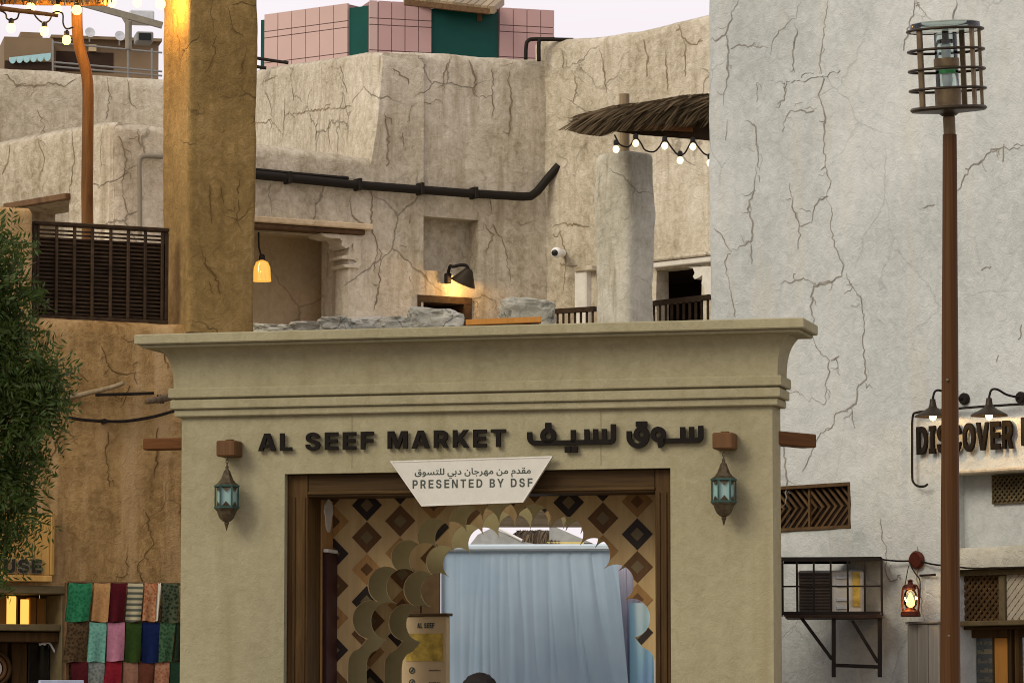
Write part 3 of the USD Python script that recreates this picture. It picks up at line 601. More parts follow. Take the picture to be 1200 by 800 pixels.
# person seen from behind: only the crown of the head is in view
def bones(parts, res=.03):
    Ms = []
    for (p, rp), (q, rq) in parts:
        A = manifold3d.Manifold.sphere(rp, 20).translate(tuple(map(float, p))); B = manifold3d.Manifold.sphere(rq, 20).translate(tuple(map(float, q)))
        Ms.append(manifold3d.Manifold.batch_hull([A, B]))
    U = Ms[0]
    for m in Ms[1:]: U = U + m
    U = U.refine_to_length(res); mm = U.to_mesh(); t = trimesh.Trimesh(mm.vert_properties[:, :3], mm.tri_verts, process=True)
    return trimesh.smoothing.filter_taubin(t, iterations=12)
hp = at(562, 788, 20.6); H = hp[2]
pf = np.array([hp[0], hp[1], 0.0])
per = thing('person', 'person with short dark hair facing the blue curtain, only the crown in view', 'person', pf)
k = H / 1.74
J = lambda x, y, z: pf + np.array([x, y, z]) * k
head_c = J(0, 0, 1.625)
body = [((J(0, .0, 1.40), .062), (J(0, .01, 1.53), .056)), ((J(-.16, 0, 1.38), .06), (J(.16, 0, 1.38), .06)), ((J(-.09, 0, 1.28), .12), (J(.09, 0, 1.28), .12)),
        ((J(-.06, 0, 1.05), .11), (J(.06, 0, 1.05), .11)), ((J(-.08, 0, .92), .115), (J(.08, 0, .92), .115)), ((J(-.06, 0, 1.25), .11), (J(-.06, 0, .95), .11)), ((J(.06, 0, 1.25), .11), (J(.06, 0, .95), .11)),
        ((J(0, .015, 1.60), .078), (J(0, -.01, 1.655), .086)), ((J(0, .045, 1.56), .05), (J(0, .03, 1.60), .07)), ((J(0, .10, 1.585), .012), (J(0, .085, 1.615), .012))]
for sx in (-1, 1):
    body += [((J(.19 * sx, 0, 1.37), .055), (J(.235 * sx, -.02, 1.10), .043)), ((J(.235 * sx, -.02, 1.10), .043), (J(.24 * sx, .06, .86), .03)), ((J(.24 * sx, .06, .86), .03), (J(.235 * sx, .08, .79), .032)),
             ((J(.09 * sx, 0, .90), .095), (J(.10 * sx, .01, .50), .062)), ((J(.10 * sx, .01, .50), .062), (J(.10 * sx, -.01, .10), .042)), ((J(.10 * sx, -.03, .06), .04), (J(.115 * sx, .12, .04), .035)),
             ((J(.083 * sx, -.005, 1.60), .014), (J(.086 * sx, -.008, 1.635), .016))]
    for fi in range(4): body.append(((J(.235 * sx, .06 + .018 * fi, .77), .010), (J(.23 * sx, .07 + .018 * fi, .68 + .008 * abs(fi - 1.5)), .008)))
    body.append(((J(.225 * sx, .10, .80), .011), (J(.205 * sx, .13, .745), .009)))
obj('body', bones(body, .022), M['skin'], per, smooth=True)
obj('shirt', bones([((J(-.17, 0, 1.38), .075), (J(.17, 0, 1.38), .075)), ((J(-.09, 0, 1.28), .135), (J(.09, 0, 1.28), .135)), ((J(-.07, 0, 1.20), .13), (J(-.08, 0, .92), .13)), ((J(.07, 0, 1.20), .13), (J(.08, 0, .92), .13)),
    ((J(-.20, 0, 1.37), .068), (J(-.235, -.02, 1.14), .058)), ((J(.20, 0, 1.37), .068), (J(.235, -.02, 1.14), .058)), ((J(-.07, 0, .92), .13), (J(.07, 0, .92), .13))], .03), M['shirt'], per, smooth=True)
obj('trousers', bones([((J(.09 * sx, 0, .88), .108), (J(.10 * sx, .01, .50), .075)) for sx in (-1, 1)] + [((J(.10 * sx, .01, .50), .075), (J(.10 * sx, -.01, .10), .06)) for sx in (-1, 1)], .03), M['trousers'], per, smooth=True)
hm = sphere(J(0, -.012, 1.648), .1, 4, (.99 * k, 1.08 * k, .93 * k)); hv = hm.vertices; nn = meshkit.fbm(hv * 55, 3, 4) - .5
hv = hv + (hv - J(0, -.012, 1.648)) / .1 * (nn * .016)[:, None]; hm.vertices = hv
cut = (hm.vertices[hm.faces].mean(1)[:, 2] > J(0, 0, 1.60)[2]) | (hm.vertices[hm.faces].mean(1)[:, 1] < J(0, -.03, 0)[1]); hm.update_faces(cut); hm.remove_unreferenced_vertices()
obj('hair', hm, M['hair'], per, smooth=True)
# far market roofs seen over the curtain
FR = Frame(at(620, 640, 42), -6)
th = thing('grey_canopy_roof', 'grey tarpaulin gabled canopy glimpsed above the curtain at left', 'canopy', FR.pt(FR.px(585, 700)[0], 0, 0))
pt = [FR.px(*q) for q in ((545, 645), (560, 626), (577, 618), (612, 634), (640, 640), (640, 650), (545, 650))]
obj('tarpaulin', FR.ext(Polygon(pt), -2.0, 0), M['tarp'], th)
obj('ridge_batten', tube([FR.pt(*(lambda q: (q[0], .02, q[1]))(FR.px(585, 619))), FR.pt(*(lambda q: (q[0], .02, q[1]))(FR.px(612, 633)))], .014), M['white'], th)
obj('leg', join(*[bar(FR.pt(FR.px(u, 700)[0], dd, 0), FR.pt(FR.px(u, 700)[0], dd, FR.px(u, 640)[1]), .08) for u in (552, 632) for dd in (-1.9, -.1)]), M['grey_metal'], th)
def blades(specs, w=.02, seed=0):
    """Thin tapered straw blades: (root, tip) pairs, each its own strip of two bent quads."""
    r = np.random.default_rng(seed); V, Fc = [], []
    for p, q in specs:
        p, q = np.array(p), np.array(q); d = q - p; s = np.cross(d, r.normal(size=3)); s /= np.linalg.norm(s) + 1e-9; m_ = (p + q) / 2 + np.array([0, 0, .06 * np.linalg.norm(d)]); ww = w * (.6 + .8 * r.random())
        i = len(V); V += [p - s * ww * .5, p + s * ww * .5, m_ - s * ww * .5, m_ + s * ww * .5, q - s * ww * .12, q + s * ww * .12]
        Fc += [[i, i + 1, i + 3], [i, i + 3, i + 2], [i + 2, i + 3, i + 5], [i + 2, i + 5, i + 4]]
    return trimesh.Trimesh(np.array(V), np.array(Fc), process=False)
th = thing('palm_hut', 'small palm-thatched hut roof with yellow fascia glimpsed above the curtain', 'hut', FR.pt(FR.px(645, 700)[0], -1, 0))
r = np.random.default_rng(5); sp = []
a0, zr = FR.px(608, 630, -1); a1, zr1 = FR.px(655, 622, -1); ze = FR.px(620, 641, -1)[1]
for i in range(500):
    t = r.random(); x = a0 + (a1 - a0) * t; z = zr1 - .03 * r.random(); sp.append((FR.pt(x, -.9 + .1 * r.random(), z), FR.pt(x + r.normal(0, .03), -.3 + .1 * r.random(), ze - .05 * r.random())))
obj('thatch', blades(sp, .03, 3), M['thatch'], th)
e0, w1 = FR.px(640, 634.5, -.3); e1, w0 = FR.px(684, 637.5, -.3); obj('fascia', FR.box(e0, e1, -.34, -.30, w0, w1), M['cream_trim'], th)
pt = [FR.px(*q) for q in ((640, 612), (690, 634), (640, 634))]; obj('side_roof', FR.ext(Polygon(pt), -2.0, -.36), M['tarp'], th)
obj('leg', join(*[bar(FR.pt(x, dd, 0), FR.pt(x, dd, ze + .02), .08) for x in (a0 + .1, a1 + .2) for dd in (-1.6, -.5)]), M['beam_wood'], th)

# ------------------------------------------------------------------ wall lanterns and timber stubs on the gate
def lantern_parts(root, o, F):
    """o: (s, z) of the bracket block's centre on the gate front; all sizes in metres."""
    s, z = o; d = .105; P = lambda a, b, c: F.pt(s + a, b, z + c)
    obj('bracket_block', F.box(s - .058, s + .058, 0, .13, z - .045, z + .045, .008), M['block_wood'], root)
    obj('bracket_cap', lathe([(.024, -.006), (.024, .006)], P(0, .06, .048), 12), M['block_wood'], root)
    ch = [tube([P(.007 * math.cos(a), d, -.045 - .018 * i - .010 + .012 * math.sin(a)) if i % 2 else P(0, d + .007 * math.cos(a), -.045 - .018 * i - .010 + .012 * math.sin(a)) for a in np.linspace(0, 2 * math.pi, 10, endpoint=False)], .0025, 5, closed=True) for i in range(4)]
    obj('chain', ch, M['brass'], root)
    c = P(0, d, -.115)
    obj('crown', lathe([(.006, .018), (.010, .010), (.008, 0), (.018, -.012), (.024, -.030), (.036, -.060), (.050, -.078), (.064, -.088), (.066, -.096), (.058, -.100)], c, 6), M['brass'], root)
    zc0, zc1 = -.100, -.218
    cg = [bar(c + np.array([.064 * math.cos(a), .064 * math.sin(a), zc0]), c + np.array([.064 * math.cos(a), .064 * math.sin(a), zc1]), .010) for a in np.linspace(0, 2 * math.pi, 6, endpoint=False)]
    for zq in (zc0 + .003, zc1): cg.append(tube([c + np.array([.066 * math.cos(a), .066 * math.sin(a), zq]) for a in np.linspace(0, 2 * math.pi, 6, endpoint=False)], .0075, 6, closed=True))
    obj('cage', cg, M['teal_metal'], root)
    for a in np.linspace(0, 2 * math.pi, 6, endpoint=False):
        b = a + math.pi / 3; p0, p1 = [np.array([.055 * math.cos(x), .055 * math.sin(x), 0]) for x in (a, b)]
        q = [c + p0 + (0, 0, zc0), c + p1 + (0, 0, zc0), c + p1 + (0, 0, zc1), c + p0 + (0, 0, zc1)]
        obj('glass_pane', trimesh.Trimesh(np.array(q), [[0, 1, 2], [0, 2, 3]], process=False), M['glass_teal'], root)
        m_ = (a + b) / 2; pm = np.array([.058 * math.cos(m_), .058 * math.sin(m_), 0])
        tri = [c + p0 * 1.06 + (0, 0, zc0), c + p1 * 1.06 + (0, 0, zc0), c + pm + (0, 0, zc0 - .03), c + p0 * 1.06 + (0, 0, zc1), c + p1 * 1.06 + (0, 0, zc1), c + pm + (0, 0, zc1 + .035)]
        obj('filigree', trimesh.Trimesh(np.array(tri), [[0, 1, 2], [3, 4, 5]], process=False), M['brass'], root)
    obj('bowl', lathe([(.066, 0), (.068, -.010), (.056, -.022), (.050, -.040), (.040, -.062), (.024, -.078), (.012, -.084), (.014, -.092), (.010, -.10), (.004, -.124), (.001, -.132)], c + np.array([0, 0, zc1 + .002]), 6), M['brass'], root)
lo = (gp(266.5, 525.5, .1), gp(848, 516.5, .1))
for o, lb in zip(lo, ('bronze lantern with pale teal glass on the gate pier left of the lettering', 'bronze lantern with pale teal glass on the gate pier right of the lettering')):
    lantern_parts(thing('wall_lantern', lb, 'lantern', G.pt(o[0], 0, o[1]), 'bronze lanterns on the gateway piers'), o, G)
s0_, z0_ = gp(170, 514, -.1); s1_, _ = gp(214, 512, -.1); zb = gp(190, 527, -.1)[1]
t = thing('timber_beam', 'short reddish timber beam end jutting from the left side of the gateway', 'beam', G.pt(sL, -.1, zb), 'timber beam ends beside the gateway')
obj('timber', G.box(s0_, sL - .002, -.16, -.06, zb, z0_, .006), M['red_wood'], t)
B = Frame(at(909, 520, 21.14), 50)
q0 = B.px(906, 503); q1 = B.px(957, 507)
t = thing('timber_beam', 'short reddish timber beam end jutting from the right side of the gateway', 'beam', B.pt(0, 0, q0[1]), 'timber beam ends beside the gateway')
obj('timber', B.tf(cbox((-.02, -.1, B.px(907, 520)[1]), (q1[0], 0, q0[1] - .004), .006)), M['red_wood'], t)

# ------------------------------------------------------------------ right-hand plastered building
RW = Frame(at(832, 800, 24.3), -48)
rs = lambda u, v=500: RW.px(u, v)
recL, recR = rs(1108)[0], rs(1330)[0]; recT, recB = rs(1150, 552)[1], 0.0
rw = Wall(RW, 0.0, rs(1330)[0], 0.0, 7.6, .6, .022, 11, holes=[(recL, recR - .05, -.01, recT), (rs(905, 590)[0], rs(998, 590)[0], rs(955, 621)[1], rs(955, 567)[1])], res=.045)
rb = thing('pale_building', 'tall pale plastered building with long cracks at the right', 'building', RW.pt(1.4, 0, 0))
obj('wall', rw.mesh, M['wall_pale'], rb, smooth=50)
CR = [[(938, 0), (931, 22), (912, 35), (904, 50), (903, 65)], [(931, 22), (935, 40), (930, 60), (931, 85)], [(865, 0), (856, 20), (851, 40), (833, 47)], [(851, 40), (856, 58), (853, 75), (855, 90), (850, 110), (849, 125)],
      [(856, 58), (865, 52), (900, 56)], [(967, 195), (974, 212), (971, 230), (978, 245), (976, 265), (982, 290), (990, 305), (989, 322), (975, 330), (955, 333), (952, 345), (953, 372), (952, 395), (963, 415), (974, 422), (970, 445), (968, 472), (946, 466), (935, 459), (922, 458)],
      [(971, 230), (961, 232), (953, 248), (953, 260), (938, 266), (936, 292)], [(926, 212), (932, 250), (938, 265)], [(955, 333), (945, 328), (916, 333)], [(993, 322), (1008, 350), (1012, 380), (1011, 405), (1016, 448), (1006, 455), (1003, 475), (980, 487), (978, 500), (962, 507), (956, 520), (940, 552)],
      [(974, 422), (985, 417)], [(981, 418), (985, 440)], [(1001, 478), (1003, 502)], [(1015, 450), (1024, 455)], [(887, 195), (884, 225), (878, 245), (881, 262), (881, 282), (870, 288), (857, 295), (850, 280), (838, 268)], [(857, 295), (850, 305), (855, 322), (858, 345), (862, 372)], [(881, 282), (882, 310)],
      [(1033, 608), (1033, 632), (1038, 640), (1038, 672), (1043, 680), (1056, 673)], [(1133, 199), (1150, 190), (1165, 174), (1178, 171), (1196, 173)], [(1178, 171), (1176, 190)], [(1120, 228), (1129, 215), (1136, 198)], [(1073, 0), (1066, 30), (1060, 60)], [(1073, 0), (1084, 15), (1093, 24)], [(1122, 0), (1118, 24)],
      [(970, 0), (965, 40), (961, 75), (963, 90)], [(968, 88), (962, 110), (968, 135), (967, 180), (970, 205)], [(917, 155), (920, 140), (926, 125), (938, 126), (955, 130)], [(920, 95), (920, 118), (912, 122)], [(888, 95), (888, 120)], [(876, 140), (886, 148), (890, 200)], [(1082, 245), (1096, 240)],
      [(912, 598), (921, 590), (921, 560), (917, 520)], [(1198, 380), (1193, 398)], [(1172, 415), (1168, 424)], [(853, 140), (851, 165)], [(1075, 640), (1078, 665), (1077, 690), (1083, 730)], [(1150, 315), (1162, 312)]]
for i, c in enumerate(CR):
    for f_ in range(1): obj('crack', rw.crack(c, .0095 if len(c) > 4 else .0085, i), M['crack'], rb)
for i, (u0, v0, u1, v1) in enumerate(((902, 95, 985, 82),)): obj('plaster_ridge', rw.crack([(u0, v0), ((u0 + u1) / 2, v0 - 3), (u1, v1)], .02, 50, .006), M['wall_pale'], rb)
# lattice window at the left of the pale wall
def lattice(F, root, s0, s1, z0, z1, d, pitch, w, mtl, both=True, dirs=(1, -1), name='slat', clipper=None):
    cl = sbox(s0, z0, s1, z1) if clipper is None else clipper
    for di, sg_ in enumerate(dirs):
        L = (s1 - s0) + (z1 - z0)
        for k_ in np.arange(-L, L * 2, pitch):
            ln = LineString([(s0 + k_, z0 if sg_ > 0 else z1), (s0 + k_ + L, (z0 + L) if sg_ > 0 else (z1 - L))]).buffer(w / 2, cap_style=2).intersection(cl)
            if ln.is_empty or ln.area < w * w: continue
            obj(name, F.ext(ln, d - .012 - di * .006, d - di * .004), mtl, root)
l0, l1 = rs(905, 590)[0], rs(998, 590)[0]; z0, z1 = rs(955, 621)[1], rs(955, 567)[1]
lw = thing('lattice_window', 'brown diagonal-slat window low on the pale wall beside the gateway', 'window', RW.pt(l0, 0, z0))
obj('back', RW.box(l0 - .02, l1 + .02, -.2, -.16, z0 - .02, z1 + .02), M['dark_gap'], lw)
fw = .022
obj('frame', [RW.box(l0 + .002, l1 - .002, -.10, .012, z1 - fw, z1 - .002), RW.box(l0 + .002, l1 - .002, -.10, .012, z0 + .002, z0 + fw), RW.box(l1 - fw, l1 - .002, -.10, .010, z0 + fw, z1 - fw), RW.box(l0 + .002, l0 + fw, -.10, .010, z0 + fw, z1 - fw)], M['lattice'], lw)
zm = (z0 + z1) / 2; lm = l0 + (l1 - l0) * .45
obj('mullion', RW.box(lm - .008, lm + .008, -.09, -.012, z0 + fw, z1 - fw), M['lattice'], lw)
for a_, b_ in ((l0 + fw, lm - .008), (lm + .008, l1 - fw)):
    lattice(RW, lw, a_, b_, zm, z1 - fw, -.02, .055, .015, M['lattice'], dirs=(-1,)); lattice(RW, lw, a_, b_, z0 + fw, zm, -.02, .055, .015, M['lattice'], dirs=(1,))
# recess under the DISCOVER sign: back wall, lattice grille, lintel, transom lattices, doors
rf = thing('lattice_shop', 'recessed shop front with lattice transom and dark doors under the DISCOVER sign', 'shop front', RW.pt((recL + recR) / 2, -.3, 0))
RD = -.16
def rz(v, u=1160, d=RD): return RW.px(u, v, d)[1]
def rx(u, v=600, d=RD): return RW.px(u, v, d)[0]
obj('back_wall', RW.box(recL - .05, recR, RD - .12, RD, rz(668), recT + .06), M['wall_pale'], rf)
obj('ledge', RW.box(recL + .0, recR - .05, -.10, .045, recT - .012, recT + .010, .006), M['wall_house'], rf)
gl, gr, gt, gb = rx(1165), rx(1215), rz(557), rz(591)
obj('grille_frame', [RW.box(gl, gr, RD, RD + .02, gt - .012, gt), RW.box(gl, gr, RD, RD + .02, gb, gb + .012), RW.box(gl, gl + .012, RD, RD + .019, gb + .012, gt - .012)], M['wood_olive'], rf)
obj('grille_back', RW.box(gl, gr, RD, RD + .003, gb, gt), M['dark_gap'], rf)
lattice(RW, rf, gl + .012, gr, gb + .012, gt - .012, RD + .031, .036, .010, M['wood_olive'], name='grille_bar')
wl = Wall(RW, recL + .01, recR - .06, rz(667), rz(641), .12, .012, 14, d=RD + .11, res=.04, rnd=.03)
obj('plaster_lintel', wl.mesh, M['rubble'], rf, smooth=50)
D2 = RD + .04
obj('top_rail', RW.box(recL, recR, RD - .1, D2 + .02, rz(674), rz(667.5), .004), M['wood_olive'], rf)
obj('sill_rail', RW.box(recL, recR, RD - .1, D2 + .03, rz(733), rz(727), .004), M['wood_olive'], rf)
mx = rx(1177, 700)
obj('mullion', RW.box(mx - .012, mx + .035, RD - .1, D2, rz(727) + .001, rz(674) - .001, .003), M['wood_olive'], rf)
obj('transom_back', RW.box(recL, recR, RD - .16, RD - .12, rz(733), rz(667)), M['inlay_tan'], rf); obj('inner_wall', RW.box(recL - .1, recR, RD - .30, RD - .2, 0, rz(690)), M['dark_gap'], rf)
obj('door_frame_head', RW.box(recL, recR, RD - .14, RD + .02, rz(737), rz(733.2), .003), M['door_wood'], rf)
lattice(RW, rf, rx(1110), mx - .013, rz(727), rz(674), RD + .01, .045, .016, M['lattice'], name='transom_slat')
lattice(RW, rf, mx + .036, recR - .06, rz(727), rz(674), RD + .02, .05, .028, M['lattice_pale'], name='pale_transom_slat')
for u0, u1 in ((1124, 1178), (1182, 1240)):
    a_, b_ = rx(u0, 760), rx(u1, 760); zt = rz(734.5); dr = obj('door', RW.box(a_, b_, RD - .13, RD - .10, .03, zt - .003), M['inlay_black'], rf)
    for x0, x1 in ((a_, a_ + .03), (b_ - .03, b_)): obj('stile', RW.box(x0, x1, RD - .10, RD - .05, .03, zt - .003, .004), M['door_wood'], dr)
    obj('top_rail', RW.box(a_ + .031, b_ - .031, RD - .10, RD - .052, zt - .06, zt - .003, .004), M['door_wood'], dr)
    w = b_ - a_
    obj('orange_panel', RW.box(b_ - .03 - w * .30, b_ - .031, RD - .098, RD - .06, .05, zt - .062, .004), M['orange_panel'], dr)
    obj('middle_stile', RW.box(b_ - .03 - w * .34, b_ - .031 - w * .305, RD - .098, RD - .055, .05, zt - .062, .004), M['door_wood'], dr)
    obj('glass', RW.box(a_ + .031, b_ - .032 - w * .34, RD - .097, RD - .09, .05, zt - .062), M['glass'], dr)
    r = np.random.default_rng(int(u0))
    for q in range(9):
        zq = zt - .10 - .055 * q; obj('shelf_goods', [RW.box(x, x + .02 + .03 * r.random(), RD - .0999, RD - .0985, zq, zq + .012 + .02 * r.random()) for x in np.arange(a_ + .04, b_ - .05 - w * .34, .035)], M['board_yellow'] if q % 2 else M['inlay_tan'], dr)
# grey cabinet against the wall
gc = thing('grey_cabinet', 'weathered grey boarded cabinet on the pale wall under the red lantern', 'cabinet', RW.pt(rs(1078, 780)[0], .05, 0))
ca, cb_ = RW.px(1063, 760, .1)[0], RW.px(1100, 760, .1)[0]; cz = RW.px(1078, 731, .1)[1]
for i in range(3): obj('board', RW.box(ca + (cb_ - ca) * i / 3 + .001, ca + (cb_ - ca) * (i + 1) / 3 - .001, .03, .10 + .003 * (i % 2), .02, cz, .004), M['cladding_grey'], gc)
obj('top', RW.box(ca - .006, cb_ + .006, .02, .112, cz + .001, cz + .016, .004), M['cladding_grey'], gc)
# DISCOVER sign
ds = thing('discover_sign', 'black condensed DISCOVER lettering on the pale wall, partly behind the lamp post', 'sign', RW.pt(RW.px(1140, 530)[0], 0, RW.px(1140, 530)[1]))
x0, zb_ = RW.px(1074.5, 532.5, .03); x1, _ = RW.px(1187, 524, .03); hL = RW.px(1075, 500, .03)[1] - zb_
for c, g in word('DISCOVER', hL, x1 - x0, 800, .10): obj('letter', RW.ext(affinity.translate(g, x0, zb_), .018, .036), M['letter'], ds)
for c, g in word('D', hL * 1.0, (x1 - x0) / 8.4, 900, 0): obj('letter', RW.ext(affinity.translate(g, x1 + .075, zb_ + .01), .012, .045), M['letter'], ds)
fr_ = thing('sign_bracket', 'thin black rod frame curling round the left of the DISCOVER sign', 'bracket', RW.pt(RW.px(1070, 525)[0], .03, RW.px(1070, 525)[1]))
def RP(u, v, d): q = RW.px(u, v, d); return RW.pt(q[0], d, q[1])
obj('rod', tube(spline([RP(u, v, .05) for u, v in ((1320, 464), (1250, 469), (1200, 473), (1140, 477), (1095, 481), (1075, 483), (1069.5, 489), (1069, 520), (1069, 555), (1070, 564), (1075, 569), (1083, 569.5), (1087, 567))], 5), .0075, 6), M['iron'], fr_)
def sign_lamp(u, v, lb):
    o = RP(u, v, .0); q = RW.px(u, v, 0)
    t = thing('sign_lamp', lb, 'lamp', o, 'gooseneck lamps over the DISCOVER sign')
    P = lambda a, b, c: RW.pt(q[0] + a, b, q[1] + c)
    obj('wall_box', lathe([(.034, 0), (.036, .02), (.030, .03)], P(.10, 0.0, .105), 16, RW.n), M['iron'], t)
    obj('arm', tube(spline([P(.10, .03, .105), P(.06, .09, .12), P(.03, .14, .15), P(.01, .17, .145), P(0, .18, .10)], 6), .007, 7), M['iron'], t)
    obj('shade', lathe([(.016, .10), (.020, .07), (.026, .05), (.055, .030), (.105, .004), (.110, -.006), (.104, -.004), (.05, .022), (.014, .042)], P(0, .18, 0), 22), M['lamp_dark'], t, smooth=40)
    obj('bulb', sphere(P(0, .18, -.002), .022, 2, (1, 1, 1.2)), M['bulb_sign'], t); lamp(t, P(0, .18, -.002), .015, LMP * .30, (1.0, .58, .22))
for u, v, lb in ((1117, 489, 'dark dome lamp over DISCOVER, half hidden by the lamp post'), (1183, 488, 'dark dome lamp over the end of DISCOVER, near the right edge'), (1249, 486, 'dark dome lamp beyond the right edge of the picture')): sign_lamp(u, v, lb)
# caged air conditioner on brackets
CF = Frame(RW.pt(RW.px(960, 690)[0], 0, 0), -20)
K = Frame(at(974, 690, 23.0), -6)
ax0, az1 = K.px(914, 655.5); ax1, _ = K.px(1033, 656); az0 = K.px(960, 718)[1]; KD = .42
def kw(u, v, d=0.0): q = K.px(u, v, d); return q
cg = thing('caged_shelf', 'black iron cage shelf on struts fixed to the pale wall', 'cage', K.pt((ax0 + ax1) / 2, -.2, az0))
for s in (ax0, ax1):
    for d in (-KD, 0): obj('post', K.box(s - .007, s + .007, d - .007, d + .007, az0, az1), M['iron'], cg)
for f_ in (1 / 6, 2 / 6, 3 / 6, 4 / 6, 5 / 6):
    s = ax0 + (ax1 - ax0) * f_; obj('bar', K.box(s - .006, s + .006, -.006, .006, az0 + .008, az1 - .008), M['iron'], cg)
zmid = (az0 + az1) / 2
for z, h in ((az0, .010), (zmid, .005), (az1, .010)):
    obj('rail', K.box(ax0 + .008, ax1 - .008, -.0055, .0055, z - h, z + h), M['iron'], cg)
    for s in (ax0, ax1): obj('side_rail', K.box(s - .005, s + .005, -KD + .008, -.008, z - h, z + h), M['iron'], cg)
    if z != zmid: obj('rear_rail', K.box(ax0 + .008, ax1 - .008, -KD - .005, -KD + .005, z - h, z + h), M['iron'], cg)
obj('top_sheet', K.box(ax0, ax1, -KD, 0, az1 + .011, az1 + .016), M['iron'], cg)
obj('shelf', K.box(ax0 + .03, ax1 + .0, -KD - .01, .012, az0 - .03, az0 - .011), M['iron_brown'], cg)
zs = az0 - .03
p = lambda u, v, d=-.02: K.pt(K.px(u, v, d)[0], d, K.px(u, v, d)[1])
for u in (977, 1031): obj('leg', bar(p(u, 722), p(u, 793), .024), M['iron'], cg)
for (a_, b_) in (((938, 722), (975, 772)), ((999, 727), (1029, 776))): obj('strut', bar(p(*a_), p(*b_), .02), M['iron'], cg)
obj('cross_rail', bar(p(979, 779), p(1030, 781), .022), M['iron'], cg)
ac = thing('air_conditioner', 'cream air conditioner with dark grille inside the iron cage', 'air conditioner', K.pt((ax0 + ax1) / 2, -.2, az0))
a0, a1 = kw(935, 690, -.1)[0], kw(1012, 690, -.1)[0]; at_ = kw(960, 668, -.1)[1]; ab = az0 - .008
obj('casing', K.box(a0, a1, -KD + .05, -.10, ab, at_, .012), M['ac'], ac)
g1 = kw(975, 690, -.1)[0]
obj('grille', K.box(a0 + .008, g1, -.10, -.094, ab + .02, at_ - .012), M['ac_grille'], ac)
for f_ in np.linspace(.06, .94, 12): obj('grille_slat', K.box(a0 + .01, g1 - .002, -.094, -.088, ab + .02 + (at_ - ab - .035) * f_, ab + .025 + (at_ - ab - .035) * f_), M['iron_brown'], ac)
p0, p1 = kw(999, 690, -.1)[0], kw(1008, 690, -.1)[0]; obj('control_panel', K.box(p0, p1, -.10, -.092, ab + .05, at_ - .01), M['menu_gold'], ac)
for f_ in (.12, .3, .62, .8):
    zc = ab + (at_ - ab) * f_; obj('vent', K.box(g1 + .025, p0 - .03, -.10, -.092, zc, zc + .02, .004), M['pale_metal'], ac)
# red hurricane lantern, junction box and wire
LP = RW.px(1067, 700, .14); lp = RW.pt(LP[0], .14, LP[1])
rl = thing('hurricane_lantern', 'red hurricane lantern with a lit flame hanging beside the lamp post', 'lantern', lp)
c = lp - np.array([0, 0, .02]); sc = 1.12
Z = lambda r, h: (r * sc, h * sc)
obj('base', lathe([Z(.050, -.082), Z(.054, -.078), Z(.050, -.055), Z(.030, -.045), Z(.028, -.038)], c, 20), M['red_lantern'], rl, smooth=40)
obj('glass_globe', lathe([Z(.022, -.038), Z(.036, -.015), Z(.040, .01), Z(.034, .04), Z(.022, .062)], c, 20), M['glass'], rl, smooth=True)
obj('hood', lathe([Z(.026, .060), Z(.034, .066), Z(.028, .082), Z(.014, .092), Z(.012, .104), Z(.018, .108), Z(.004, .116)], c, 20), M['red_lantern'], rl, smooth=40)
obj('frame_tube', [tube(spline([c + RW.e * sgn * .022 * sc + np.array([0, 0, .085 * sc]), c + RW.e * sgn * .052 * sc + np.array([0, 0, .072 * sc]), c + RW.e * sgn * .060 * sc, c + RW.e * sgn * .050 * sc + np.array([0, 0, -.068 * sc])], 6), .0065, 7) for sgn in (-1, 1)], M['red_lantern'], rl)
lamp(rl, c + RW.n * .05, .010, LMP * .15); obj('flame', lathe([(.010, -.036), (.026, -.020), (.024, 0), (.012, .034), (.002, .052)], c, 12), M['flame'], rl, smooth=True)
obj('wire_handle', tube(spline([c + RW.e * -.05 + np.array([0, 0, .07]), c + np.array([0, 0, .185]) + RW.e * -.02, RP(1065, 663, .05)], 8), .003, 5), M['iron_brown'], rl)
jb_ = thing('junction_box', 'small round red-brown junction box on the wire above the lantern', 'junction box', RP(1076, 656, .03))
obj('box', lathe([(.052, 0), (.056, .02), (.046, .034)], RP(1076, 656, .0), 20, RW.n), M['red_lantern'], jb_)
wr = thing('wall_wire', 'thin dark wire strung along the pale wall from cage to shop lintel', 'wire', RP(1060, 655, .03))
obj('wire', tube(np.concatenate([catenary(RP(1033, 655, .05), RP(1076, 656, .02), .008), catenary(RP(1076, 656, .02), RP(1112, 662, .05), .01), catenary(RP(1112, 662, .05), RP(1162, 665, .06), .01), catenary(RP(1162, 665, .06), RP(1260, 658, .06), .01)]), .006, 5), M['iron'], wr)
obj('wire_tail', tube(spline([RP(1066, 657, .02), RP(1068, 664, .06), RP(1073, 672, .04), RP(1078, 680, .02), RP(1078, 700, .01)], 5), .004, 5), M['iron'], wr)
obj('bracket_arm', tube([RP(1078, 674, .01), RP(1096, 673, .02)], .007, 6), M['iron_brown'], wr)

